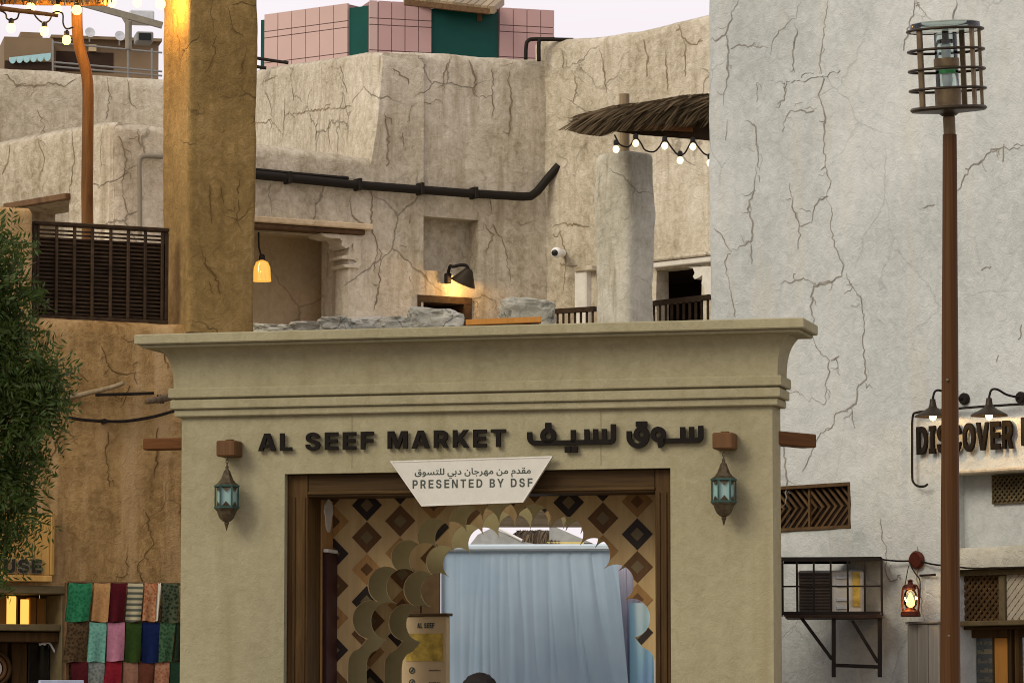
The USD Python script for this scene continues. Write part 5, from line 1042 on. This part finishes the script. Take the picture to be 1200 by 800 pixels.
# walls of the house's left face and roof-line walls behind
HLs = Frame(HW.pt(hx(130, 200)[0], 0, 0), -48)
lt = [(-3.0, HLs.px(0, 165)[1] - .1)] + [HLs.px(u, v) for u, v in ((0, 165), (60, 153), (112, 143), (129, 143))]
lt = [(min(s, -.001), z) for s, z in lt]
nl0, nl1 = HLs.px(14, 250)[0], HLs.px(81, 250)[0]; nlz = HLs.px(50, 240)[1]
lwl = Wall(HLs, -3.0, -.001, zb, lt, .4, .025, 43, holes=[(nl0, nl1, zb - .01, nlz)], res=.06)
obj('left_wall', lwl.mesh, M['wall_house'], ch, smooth=50)
for i, c in enumerate(([(12, 168), (10, 190), (3, 205)], [(45, 160), (52, 185), (48, 205)], [(85, 152), (88, 190), (80, 230)], [(120, 150), (118, 200)])): obj('crack', lwl.crack(c, .011, 150 + i), M['crack_dark'], ch)
obj('alcove_lintel', HLs.box(nl0 - .05, nl1 + .02, -.1, .05, nlz + .003, nlz + .05, .006), M['beam_wood'], ch)
obj('alcove_back', HLs.box(nl0 - .2, nl1 + .2, -.9, -.8, zb, nlz + .2), M['wall_house'], ch)
U1 = Frame(at(235, 200, 33.0), 20); ut = [U1.px(u, v) for u, v in ((-60, 78), (0, 80), (60, 82), (110, 88), (182, 92), (235, 96))]
uw = Wall(U1, U1.px(-60, 100)[0], 0, 3.3, ut, .4, .03, 45, res=.07); obj('upper_wall', uw.mesh, M['wall_house'], ch, smooth=50)
for i, c in enumerate(([(5, 88), (20, 100), (45, 100), (60, 96), (75, 100), (90, 92)], [(45, 130), (52, 150), (45, 160)], [(125, 92), (128, 120), (124, 140)], [(150, 95), (152, 120), (160, 128)])): obj('crack', uw.crack(c, .011, 160 + i), M['crack_dark'], ch)
pA, pB = U1.pt(0, 0, 0), HW.pt(hx(441.5, 150)[0], -.02, 0)
yaw = math.degrees(math.atan2(pB[1] - pA[1], pB[0] - pA[0])); U2 = Frame(pA, yaw); Lu = np.linalg.norm((pB - pA)[:2])
ut = [U2.px(u, v) for u, v in ((236, 100), (300, 82), (340, 74), (400, 66), (425, 61), (441, 61))]; ut = [(min(max(s, 0), Lu), z) for s, z in ut]
u2 = Wall(U2, .0, Lu - .01, 3.3, ut, .4, .025, 47, res=.06, rnd=.05); obj('roof_wall', u2.mesh, M['wall_house'], ch, smooth=50)
for i, c in enumerate(([(375, 135), (372, 150), (373, 172)], [(388, 138), (386, 150), (388, 170)], [(334, 115), (334, 135), (333, 167)], [(310, 105), (317, 120), (318, 135)], [(305, 100), (325, 88)], [(334, 136), (362, 132), (416, 124)], [(300, 145), (317, 140), (333, 158)], [(400, 75), (402, 95), (408, 110)], [(345, 78), (340, 90), (346, 118)])): obj('crack', u2.crack(c, .011, 170 + i), M['crack_dark'], ch)
# right wing facing left
rt = [h2(u, v) for u, v in ((641, 46), (660, 45), (690, 44), (715, 41), (750, 36), (780, 29), (805, 23), (832, 16))]
ro0, ro1, roz = h2(770, 340)[0], h2(822, 340)[0], h2(795, 314)[1]
rwl = Wall(H2, -.14, h2(850)[0], zb, rt, .13, .025, 49, holes=[(ro0, ro1, zb - .01, roz)], res=.05, rnd=.05)
obj('right_wing_wall', rwl.mesh, M['wall_house'], ch, smooth=50)
for i, c in enumerate(([(660, 60), (662, 80)], [(670, 80), (676, 100), (672, 120)], [(702, 55), (709, 75), (712, 110)], [(755, 45), (759, 70), (757, 90)], [(797, 30), (800, 45), (812, 52), (825, 48)], [(803, 52), (803, 90)], [(647, 265), (660, 262), (690, 265)], [(655, 270), (662, 300), (660, 340)], [(780, 62), (781, 105)], [(655, 309), (676, 311)])): obj('crack', rwl.crack(c, .011, 190 + i), M['crack_dark'], ch)
obj('opening_back', [H2.box(ro0 - 2.2, ro1 + .1, -1.0, -.9, zb, roz + .3), H2.box(ro0 - 2.2, ro1 + .1, -.899, -.14, roz + .02, roz + .3), H2.box(ro1 + .02, ro1 + .1, -.899, -.14, zb, roz + .019)], M['dark_gap'], ch)
obj('wing_cornice', H2.box(h2(768, 300)[0], h2(850, 300)[0], -.05, .07, h2(800, 303, .05)[1], h2(800, 298, .05)[1], .01), M['wall_house'], ch)
obj('wing_lintel', H2.box(h2(768, 300)[0], h2(850, 300)[0], -.05, .05, h2(800, 310, .05)[1], h2(800, 303.5, .05)[1], .006), M['white_board'], ch)
px_ = lambda u, v: h2(u, v, .03)
prof = [px_(*q) for q in ((806, 313), (812, 314), (814, 320), (812, 324), (814, 327), (819, 325), (823, 322), (823, 328), (822, 332), (825, 336), (826, 343), (828, 348), (836, 348), (836, 312))]
obj('scroll_corbel', H2.ext(Polygon(prof).buffer(0), -.2, .03), M['white_board'], ch)
obj('wing_window_jamb', H2.box(h2(678)[0], h2(692)[0], -.02, .05, zb, h2(685, 316, .05)[1], .008), M['white_board'], ch)
obj('wing_window_head', H2.box(h2(680)[0], h2(701)[0], -.02, .07, h2(690, 317, .06)[1], h2(690, 311, .06)[1], .006), M['wall_house'], ch)
obj('terrace_floor', cbox(at(280, 400, 26.2)[:2].tolist() + [3.1], at(850, 400, 33)[:2].tolist() + [3.28]), M['wall_house'], ch)
obj('ground_floor_wall', [HW.box(hx(90)[0], hx(440)[0], -.5, -.05, 0, 3.09)], M['wall_house'], ch)
# column on the terrace with palm canopy
pc = Frame(at(736, 372, 26.6), 0); pc = Frame(at(736, 372, 26.6), 44)
sp_ = thing('terrace_pillar', 'square pale plaster pillar standing on the terrace under the palm canopy', 'pillar', pc.pt(0, -.2, 3.6))
za, zt = 3.28, pc.px(736, 176)[1]
a_ = (737 - 698) / 4500 * 26.6 / math.cos(math.radians(46)) * 1.0; b_ = (771 - 737) / 4500 * 26.6 / math.cos(math.radians(44))
sd = .315
obj('shaft', pillar_mesh(pc, -.0, b_, -a_, .0, za, zt, .030, 55, n=36, nz=150, taper=.0, rnd=.34), M['pillar_pale'], sp_, smooth=60)
cnp = thing('palm_canopy', 'dry palm-frond canopy jutting out left of the pale building', 'canopy', at(760, 150, 26.0))
r = np.random.default_rng(21); sp = []
Yc = 25.7
def top_edge(u): return np.interp(u, [660, 690, 720, 770, 800, 832, 850], [141, 130, 122, 116, 110, 108, 107])
def bot_edge(u): return np.interp(u, [660, 675, 700, 708, 740, 832, 850], [146, 150, 153, 147, 147, 146, 146])
for i in range(5200):
    y = Yc + .9 * r.random(); u = 690 + 158 * r.random() ** .9; f = (y - Yc) / .9
    p = at(u + 22, top_edge(min(u + 22, 850)) + 2 + 6 * r.random(), y); du = r.normal(-18, 13); q = at(u + du * .8, min(top_edge(max(u + du, 660)) + 10 + 32 * r.random() ** 1.3, bot_edge(max(u + du, 660)) + 7), y - .12); sp.append((p, q))
for i in range(420):
    u = 672 + 60 * r.random(); y = Yc + .7 * r.random(); p = at(u + 35, top_edge(u + 35) + 6 + 10 * r.random(), y); q = at(u - 4 + r.normal(0, 5), top_edge(max(u - 4, 660)) + 6 * r.random() + .25 * (u - 664) * r.random(), y); sp.append((p, q))
obj('fronds', blades(sp, .0125, 22), M['thatch'], cnp)
bd = [(715, 149), (726, 141), (840, 130), (850, 165), (832, 165), (790, 161), (745, 158), (712, 153)]
bp_ = np.array([at(u, v, Yc + .12) for u, v in bd]); bk = np.array([at(u, v - 4, Yc + .9) for u, v in bd])
obj('deck', trimesh.convex.convex_hull(np.concatenate([bp_, bk])), M['rail_wood'], cnp)
obj('edge_board', bar(at(745, 148, Yc + .05), at(812, 152, Yc + .05), .03, .03), M['red_wood'], cnp)
obj('support_post', tube([pc.pt(b_ / 2 - .0, -a_ / 2, zt - .05), pc.pt(b_ / 2, -a_ / 2, at(736, 102, 26.5)[2])], .036, 12), M['post_wood'], cnp, smooth=40)
bulb_string([(720, 158), (723, 164), (727, 170), (737, 172), (745, 162), (751, 168), (756, 176), (766, 178), (773, 172), (779, 163), (786, 172), (794, 181), (802, 180), (808, 170), (812, 164), (818, 172), (825, 180), (832, 183)], [(722, 175), (745, 168), (779, 171), (797, 188), (812, 172), (832, 191)], 25.6, 'string of small glowing bulbs looped under the palm canopy', r=.022, mtl='bulb_cool')
# small railings on the wing
def small_rail(u0, v0, u1, v1, vb, Y, lb):
    t = thing('balustrade', lb, 'railing', at(u0, vb, Y) , 'small dark balustrades of the house'); n = max(5, int((u1 - u0) / 6.6)); A, B_ = at(u0, v0, Y + .25), at(u1, v1, Y - .05)
    obj('top_rail', bar(A, B_, .05, .035), M['rail_wood'], t)
    for i in range(n):
        f = (i + .5) / n; p = A * (1 - f) + B_ * f; q = p.copy(); q[2] = at(600, vb + 6, Y)[2]; obj('baluster', bar(p - np.array([0, 0, .018]), q, .018, .018), M['rail_wood'], t)
    A2, B2 = A.copy(), B_.copy(); A2[2] = B2[2] = at(600, vb + 4, Y)[2]; obj('bottom_rail', bar(A2, B2, .04, .03), M['rail_wood'], t)
small_rail(650, 365, 698, 362, 378, 27.8, 'low dark balustrade just left of the terrace pillar')
small_rail(763, 356, 833, 348, 374, 27.0, 'low dark balustrade between the terrace pillar and pale building')
# security camera
sc_ = thing('security_camera', 'white dome security camera on the inner corner of the house', 'camera', at(651, 296, 29.3))
c = at(652, 296, 29.45); nn_ = np.array([-.35, -.92, -.15]); nn_ /= np.linalg.norm(nn_)
obj('housing', sphere(c, .042, 3), M['white'], sc_, smooth=True); obj('lens', lathe([(.026, .0), (.024, .012), (.010, .018)], c + nn_ * .036, 18, nn_), M['black'], sc_, smooth=40)
obj('mount', tube([c, c + np.array([.05, .20, .02])], .03, 12), M['white'], sc_)
# pipes
dpipe = thing('drain_pipe', 'thick dark pipe running along the house wall and bending up at the corner', 'pipe', at(460, 215, 29))
def HP(u, v, d): q = HW.px(u, v, d); return HW.pt(q[0], d, q[1])
c1 = HP(621, 231, .06)
obj('pipe', tube([HP(270, 200, .06), HP(300, 205, .06), HP(420, 217, .06), HP(540, 226, .06), HP(612, 230.5, .06), HP(622, 230, .06), HP(630, 224, .06), HP(642, 209, .07), HP(655, 194, .12)], .034, 12), M['pipe'], dpipe, smooth=40)
obj('thin_pipe', tube([HP(270, 196, .05), HP(340, 203, .05), HP(408, 209, .05)], .014, 8), M['pipe'], dpipe)
for u, v in ((338, 209), (420, 217), (493, 222), (556, 227)): obj('clamp', HW.box(HW.px(u, v, .06)[0] - .015, HW.px(u, v, .06)[0] + .015, .0, .1, HW.px(u, v, .06)[1] - .04, HW.px(u, v, .06)[1] + .05, .004), M['pipe'], dpipe)
tp = thing('roof_pipe', 'thin dark pipes bending over the parapet beside the pink tower', 'pipe', at(630, 50, 30))
for pts in ([(616, 70), (616.5, 54), (619, 48), (628, 46), (672, 47)], [(631.5, 72), (631.5, 50), (634, 46.5), (650, 46)]): obj('pipe', tube(spline([at(u, v, 29.7) for u, v in pts], 5), .016, 7), M['pipe'], tp, smooth=True)
t = thing('roof_rod', 'two thin dark pipe ends poking out beside the mud pillar below the pink tower', 'pipe', at(318, 72, 31))
for p, q in (((285, 66), (338, 74)), ((285, 76), (312, 80))): obj('pipe', tube([at(*p, 31.3), at(*q, 31.3)], .014, 7), M['pipe'], t)
gpipe = thing('wall_pipe', 'grey pipe hooking down the house wall left of the mud pillar', 'pipe', at(165, 220, 27.6))
obj('pipe', tube(spline([HP(190, 184, .05), HP(174, 183, .05), HP(167, 184, .05), HP(163.5, 190, .05), HP(164, 230, .05), HP(164, 275, .05)], 6), .018, 8), M['pipe_grey'], gpipe, smooth=True)
# pendant and wall lamp
pl = thing('pendant_lamp', 'amber glass pendant lamp glowing in the nook beside the mud pillar', 'lamp', HP(307, 315, -.1))
c = HP(307, 318, -.05); obj('cord', tube([HP(303, 272, -.05), HP(303.5, 290, -.05), c + np.array([0, 0, .09])], .007, 6), M['iron'], pl)
obj('glass_shade', lathe([(.014, .085), (.045, .07), (.062, .03), (.066, -.03), (.070, -.075), (.066, -.075), (.060, -.03)], c, 20), M['amber'], pl, smooth=40); obj('bulb', sphere(c + np.array([0, 0, -.0]) + HW.n * .0, .026, 2), M['bulb_cool'], pl)
lamp(pl, c, .015, LMP * .25); obj('cap', lathe([(.012, .13), (.022, .12), (.024, .085)], c, 12), M['iron'], pl)
wlm = thing('gooseneck_lamp', 'dark conical gooseneck lamp lighting the wall above the small window', 'lamp', HP(524, 330, 0))
q = HW.px(523, 325, 0); P = lambda a, b, cc: HW.pt(q[0] + a, b, q[1] + cc)
obj('wall_box', HW.box(q[0] - .022, q[0] + .022, 0, .05, q[1] - .05, q[1] + .03, .006), M['iron'], wlm)
obj('arm', tube(spline([P(0, .03, .03), P(.0, .06, .08), P(.01, .09, .075), P(.05, .13, .085), P(.085, .16, .08), P(.10, .17, .05)], 6), .013, 8), M['iron'], wlm, smooth=True)
axs = np.array([0, 0, 1.0]) * .75 + HW.n * .45 - HW.e * .35 * -1; axs /= np.linalg.norm(axs)
hd = P(.105, .175, .055); dn = np.array([0, 0, -.86]) - HW.e * .22 - HW.n * .38; dn /= np.linalg.norm(dn)
obj('shade', lathe([(.018, .0), (.034, .01), (.10, .12), (.104, .122), (.094, .116), (.026, .016)], hd, 20, dn), M['lamp_dark'], wlm, smooth=40)
bq = hd + dn * .085; obj('bulb', sphere(bq, .030, 2), M['bulb_wall'], wlm); lamp(wlm, hd + dn * .13, .02, LMP * .13)
# rough parapet, planks
rp = thing('rough_parapet', 'broken grey rubble parapet along the terrace behind the gateway cornice', 'parapet', at(450, 378, 25.5))
Fp = Frame(at(470, 378, 25.5), 6); zpb = 3.5
tp_ = [Fp.px(u, v) for u, v in ((296, 380), (315, 377), (372, 376), (378, 371), (398, 366), (425, 368), (455, 369), (478, 365), (490, 358), (508, 355), (530, 356), (543, 360), (546, 366), (548, 377))]
def rough_stone(F, u0, v0, u1, v1, depth, seed, d=0.0):
    s0, zt = F.px(u0, v0, d); s1, _ = F.px(u1, v0, d); zb = F.px(u0, v1, d)[1]; m = trimesh.creation.icosphere(subdivisions=5); v = m.vertices
    v = np.sign(v) * np.abs(v) ** .42; v /= np.abs(v).max(0); r = np.random.default_rng(seed); sk = r.normal(0, .10, 3)
    n = (meshkit.fbm(v * 1.1 + seed * 5.3, 3, seed) - .5) * .55 + (meshkit.fbm(v * 5 + seed, 4, seed + 1) - .5) * .22
    v = v * (1 + n[:, None]); v[:, 2] += sk[0] * v[:, 0] + sk[1] * v[:, 1]
    lo, hi = v.min(0), v.max(0); v = (v - lo) / (hi - lo)
    m.vertices = np.stack([s0 + (s1 - s0) * v[:, 0], d - depth + depth * v[:, 1], zb + (zt - zb) * v[:, 2]], 1); return F.tf(m)
for k_, (a0_, b0_, a1_, b1_) in enumerate(((292, 376.5, 350, 392), (338, 375, 392, 392), (372, 368, 416, 392), (405, 364.5, 452, 392), (440, 367, 487, 392), (478, 355.5, 547, 392), (574, 374, 604, 392))): obj('stone', rough_stone(Fp, a0_, b0_, a1_, b1_, .34, 10 + k_, .03 * (k_ % 3)), M['rubble'], rp, smooth=45)
rp2 = thing('rough_parapet', 'squat grey plaster stub wall at the foot of the house corner', 'parapet', at(622, 375, 27))
Fp2 = Frame(at(622, 375, 27.2), 8); tp_ = [Fp2.px(u, v) for u, v in ((590, 352), (597, 347), (620, 345), (645, 345), (655, 348), (660, 356))]
obj('stone', rough_stone(Fp2, 588, 345.5, 657, 395, .4, 31), M['rubble'], rp2, smooth=45)
pk = thing('orange_plank', 'orange-brown plank lying on the terrace edge behind the cornice', 'plank', at(590, 377, 25))
obj('plank', bar(at(546, 378.5, 25.2), at(634, 375.0, 25.2), .12, .035), M['orange_panel'], pk); obj('support', bar(at(550, 384, 25.3), at(632, 380, 25.3), .15, .03), M['passage'], pk)

# ------------------------------------------------------------------ far buildings
PA = Frame(at(432, 100, 150), -36); PBf = Frame(at(432, 100, 150), 17)
tw = thing('pink_tower', 'distant pink-clad office block with dark green glass strips', 'tower', at(432, 100, 150) * np.array([1, 1, 0]))
zlow = at(432, 300, 150)[2]
def tower_face(F, cols, u_top, vlines):
    zt = F.px(*u_top)[1]
    for (u0, u1, kind, n) in cols:
        s0, s1 = F.px(u0, 50)[0], F.px(u1, 50)[0]
        if kind == 'glass':
            obj('glass_strip', F.box(s0, s1, -1, -.12, zlow, zt - .2), M['green_glass'], tw)
            for q in range(1, 3): obj('glass_mullion', F.box(s0, s1, -.12, -.06, zt - 2.2 * q - .06, zt - 2.2 * q + .06), M['inlay_black'], tw)
        else:
            obj('core', F.box(s0, s1, -1.2, -.14, zlow, zt - .05), M['joint'], tw); hs = [0, .72, .98, 2.0, 2.26, 3.2, 4.2]
            for i in range(n):
                for k_ in range(len(hs) - 1):
                    obj('cladding_panel', F.box(s0 + (s1 - s0) * i / n + .016, s0 + (s1 - s0) * (i + 1) / n - .016, -.14, -.02, zt - hs[k_ + 1] + .016, zt - hs[k_] - .016), M['pink2' if kind == 'pale' else 'pink'], tw)
tower_face(PA, [(303.5, 308.5, 'glass', 1), (309, 407, 'pale', 6), (407.5, 432, 'glass', 1)], (432, 0), 6)
tower_face(PBf, [(433, 443, 'pale', 1), (443.5, 506, 'pink', 4), (506.5, 585, 'glass', 1), (585.5, 650, 'pink', 4)], (435, 0), 6)
obj('roof', cbox(at(320, 40, 152), at(640, 40, 170)), M['joint'], tw) if False else None
lv = thing('roof_louvres', 'slatted brown roof canopy on top of the pink tower', 'canopy', at(530, 8, 152))
for i in range(13): f = i / 12; obj('slat', bar(at(478 + 96 * f, 1 + 11 * f, 150.5), at(486 + 100 * f, -4 + 6 * f, 155), .35, .3), M['post_wood'], lv)
obj('beam', bar(at(474, 3, 149.8), at(574, 14, 149.8), .2, .22), M['beam_wood'], lv); obj('beam', bar(at(484, -5, 155), at(586, 6, 155), .3, .35), M['beam_wood'], lv)
for u, v in ((492, 4), (562, 12)): obj('prop', bar(at(u, v, 151.5), at(u, v + 14, 151.5), .2, .2), M['beam_wood'], lv)
# roof plant block at the upper left
YB = 105.0; Q = Frame(at(90, 60, YB), 12); q_ = lambda u, v, d=0.0: Q.px(u, v, d)
def qbox(u0, v0, u1, v1, d0, d1): return Q.pxbox(u0, v0, u1, v1, d0, d1)
rbk = thing('roof_block', 'tan rooftop building with a dark window slot far behind the pergola', 'building', Q.pt(0, 0, 0))
obj('main_block', qbox(62, 46, 186, 140, -6, 0), M['tan_block'], rbk); obj('left_block', qbox(5, 44, 62, 140, -6, .6), M['tan_block'], rbk)
obj('left_cap', qbox(24, 38, 50, 44, -5, .4), M['tan_block'], rbk); obj('upper_slab', qbox(60, 43, 190, 46.4, -6, .25), M['tan_block'], rbk)
obj('slot', qbox(66, 61, 133, 84, -.2, .02), M['dark_gap'], rbk); obj('under_eave', qbox(6, 72, 62, 82, .5, .75), M['dark_gap'], rbk)
obj('plank', qbox(104, 52, 113, 60, 0, .12), M['menu'], rbk)
aw = thing('scalloped_awning', 'pale cyan scalloped awning on the far rooftop building', 'awning', Q.pt(*(lambda z: (z[0], 1, z[1]))(q_(36, 65))))
s0, z1 = q_(12, 60, 1.2); s1, _ = q_(61, 58, 1.2); z0 = q_(36, 67, 1.2)[1]; nsc = 6; pts = [(s1, z1 + .05), (s0, z1 - .12)]
for i in range(nsc):
    for a in np.linspace(math.pi, 2 * math.pi, 7): pts.append((s0 + (s1 - s0) * (i + .5 + .5 * math.cos(a)) / nsc, z0 + .12 * (i / nsc) + .14 * math.sin(a)))
obj('valance', Q.ext(Polygon(pts).buffer(0), .8, .85), M['cyan'], aw)
rr_ = thing('roof_railing', 'grey pipe railing on the far roof behind the pergola pole', 'railing', Q.pt(*(lambda z: (z[0], 1, z[1]))(q_(120, 85))))
QP = lambda u, v, d: Q.pt(q_(u, v, d)[0], d, q_(u, v, d)[1])
for u in (62, 150, 178): obj('post', tube([QP(u, 100, 1.4), QP(u, 47 if u < 100 else 57, 1.4)], .030, 6), M['grey_metal'], rr_)
for a_, b_ in (((62, 50), (190, 62)), ((62, 73), (190, 84)), ((62, 78), (190, 89))): obj('rail', tube([QP(*a_, 1.4), QP(*b_, 1.4)], .026, 6), M['grey_metal'], rr_)
for u, v in ((105, 39), (140, 43)):
    t = thing('satellite_dish', 'white satellite dish left of the rooftop post' if u > 120 else 'grey satellite dish just right of the pergola pole', 'satellite dish', QP(u, v, .2))
    o = QP(u, v, .4); nrm = np.array([.35, -.9, .25]); nrm /= np.linalg.norm(nrm); obj('dish', lathe([(.02, 0), (.09, .015), (.14, .05), (.145, .055), (.02, .03)], o, 20, nrm), M['pale_metal'], t, smooth=True); obj('stem', tube([o, o - np.array([0, 0, .25])], .02, 6), M['grey_metal'], t)
fp = thing('rooftop_frame', 'grey-brown beam and post frame on the roof beside the mud pillar', 'frame', at(150, 45, 60))
obj('beam', bar(at(96, 4, 60), at(190, 30, 60), .09, .10), M['pipe_grey'], fp); obj('post', tube([at(150.5, 58, 60), at(150.5, 26, 60)], .055, 9), M['pipe_grey'], fp); obj('bracket', bar(at(144, 18, 60), at(151, 30, 60), .08, .08), M['pipe_grey'], fp)
t = thing('roof_duct', 'pale grey metal duct box on the rooftop frame', 'duct', at(165, 18, 60.3)); obj('box', Frame(at(165, 18, 60.4), 12).pxbox(152, 12, 181, 24, -.4, .1, .02), M['pale_metal'], t)
t = thing('roof_unit', 'small dark cooling unit on the far roof edge', 'air conditioner', at(170, 44, 62)); obj('box', Frame(at(170, 44, 62), 12).pxbox(160, 37, 180, 49, -.3, .1, .02), M['grey_metal'], t); obj('grille', Frame(at(170, 44, 62), 12).pxbox(163, 39, 177, 47, .1, .12), M['black'], t)

# ------------------------------------------------------------------ tree at the left
tb = at(-75, 800, 19.6); tree = thing('green_tree', 'leafy green tree with fine feathery leaves at the left edge', 'tree', (tb[0], tb[1], 0))
def T(u, v, dy=0.0): return at(u, v, 19.6 + dy)
trunk = [np.array([tb[0], tb[1], 0]), T(-72, 760), T(-78, 690), T(-70, 620), T(-64, 540), T(-60, 450), T(-58, 380)]
obj('trunk', tube(spline(trunk, 6), .085, 10, .03), M['bark'], tree, smooth=True)
limbs = [[T(-70, 620), T(-40, 580), T(0, 560), T(40, 545)], [T(-62, 500), T(-30, 460), T(10, 440), T(60, 430)], [T(-60, 440), T(-30, 380), T(0, 340), T(22, 300)], [T(-72, 680), T(-50, 660), T(-10, 640), T(15, 630)], [T(-58, 400), T(-70, 340), T(-80, 290)], [T(-64, 540, .2), T(-100, 480, .3), T(-140, 440, .3)], [T(-30, 460), T(10, 480), T(50, 490)]]
for l in limbs: obj('limb', tube(spline(l, 5), .028, 7, .008), M['bark'], tree, smooth=True)
r = np.random.default_rng(77)
clumps = [(20, 300, 26, 34), (5, 275, 16, 26), (30, 345, 28, 34), (10, 380, 42, 45), (50, 415, 36, 34), (62, 448, 32, 32), (25, 450, 50, 42), (45, 490, 40, 32), (20, 520, 40, 36), (42, 545, 30, 28), (15, 580, 44, 36), (36, 605, 24, 26), (0, 625, 32, 30), (22, 632, 14, 16), (-10, 668, 26, 22), (-45, 420, 60, 90), (-60, 320, 50, 50), (-55, 560, 60, 80), (-100, 470, 60, 90), (72, 462, 20, 20), (-20, 480, 45, 50), (-15, 350, 40, 50)]
LV, LF = [], []; S_ = 19.6 / 4500
def leaflet(p, ax, nr, L, w):
    i = len(LV); LV.extend([p, p + ax * L * .5 + nr * w, p + ax * L, p + ax * L * .5 - nr * w]); LF.extend([[i, i + 1, i + 2], [i, i + 2, i + 3]])
for (cu_, cv_, ru, rv) in clumps:
    if cu_ > -40: cu_ -= 18; ru *= .85; rv *= .95
    n = int(ru * rv * .062) if cu_ > -64 else int(ru * rv * .05)
    for k_ in range(n):
        d_ = r.normal(size=3); d_ /= np.linalg.norm(d_); f = r.random() ** .45
        c = T(cu_, cv_) + d_ * f * np.array([ru, (ru + rv) * .5, rv]) * S_
        dr = d_ * .6 + r.normal(size=3) * .6 + np.array([.1, 0, -.35]); dr /= np.linalg.norm(dr); sd_ = np.cross(dr, r.normal(size=3)); sd_ /= np.linalg.norm(sd_); Lr = .11 + .10 * r.random()
        for m_ in range(9):
            b = c + dr * Lr * m_ / 8 + np.array([0, 0, -.010 * (m_ / 8) ** 2])
            for sgn in (-1, 1):
                a_ = sd_ * sgn + dr * .55 + r.normal(size=3) * .15; a_ /= np.linalg.norm(a_); n_ = np.cross(a_, r.normal(size=3)); n_ /= np.linalg.norm(n_); leaflet(b, a_, n_, .034 + .022 * r.random(), .0062)
obj('crown', trimesh.Trimesh(np.array(LV), np.array(LF), process=False), M['leaf'], tree)
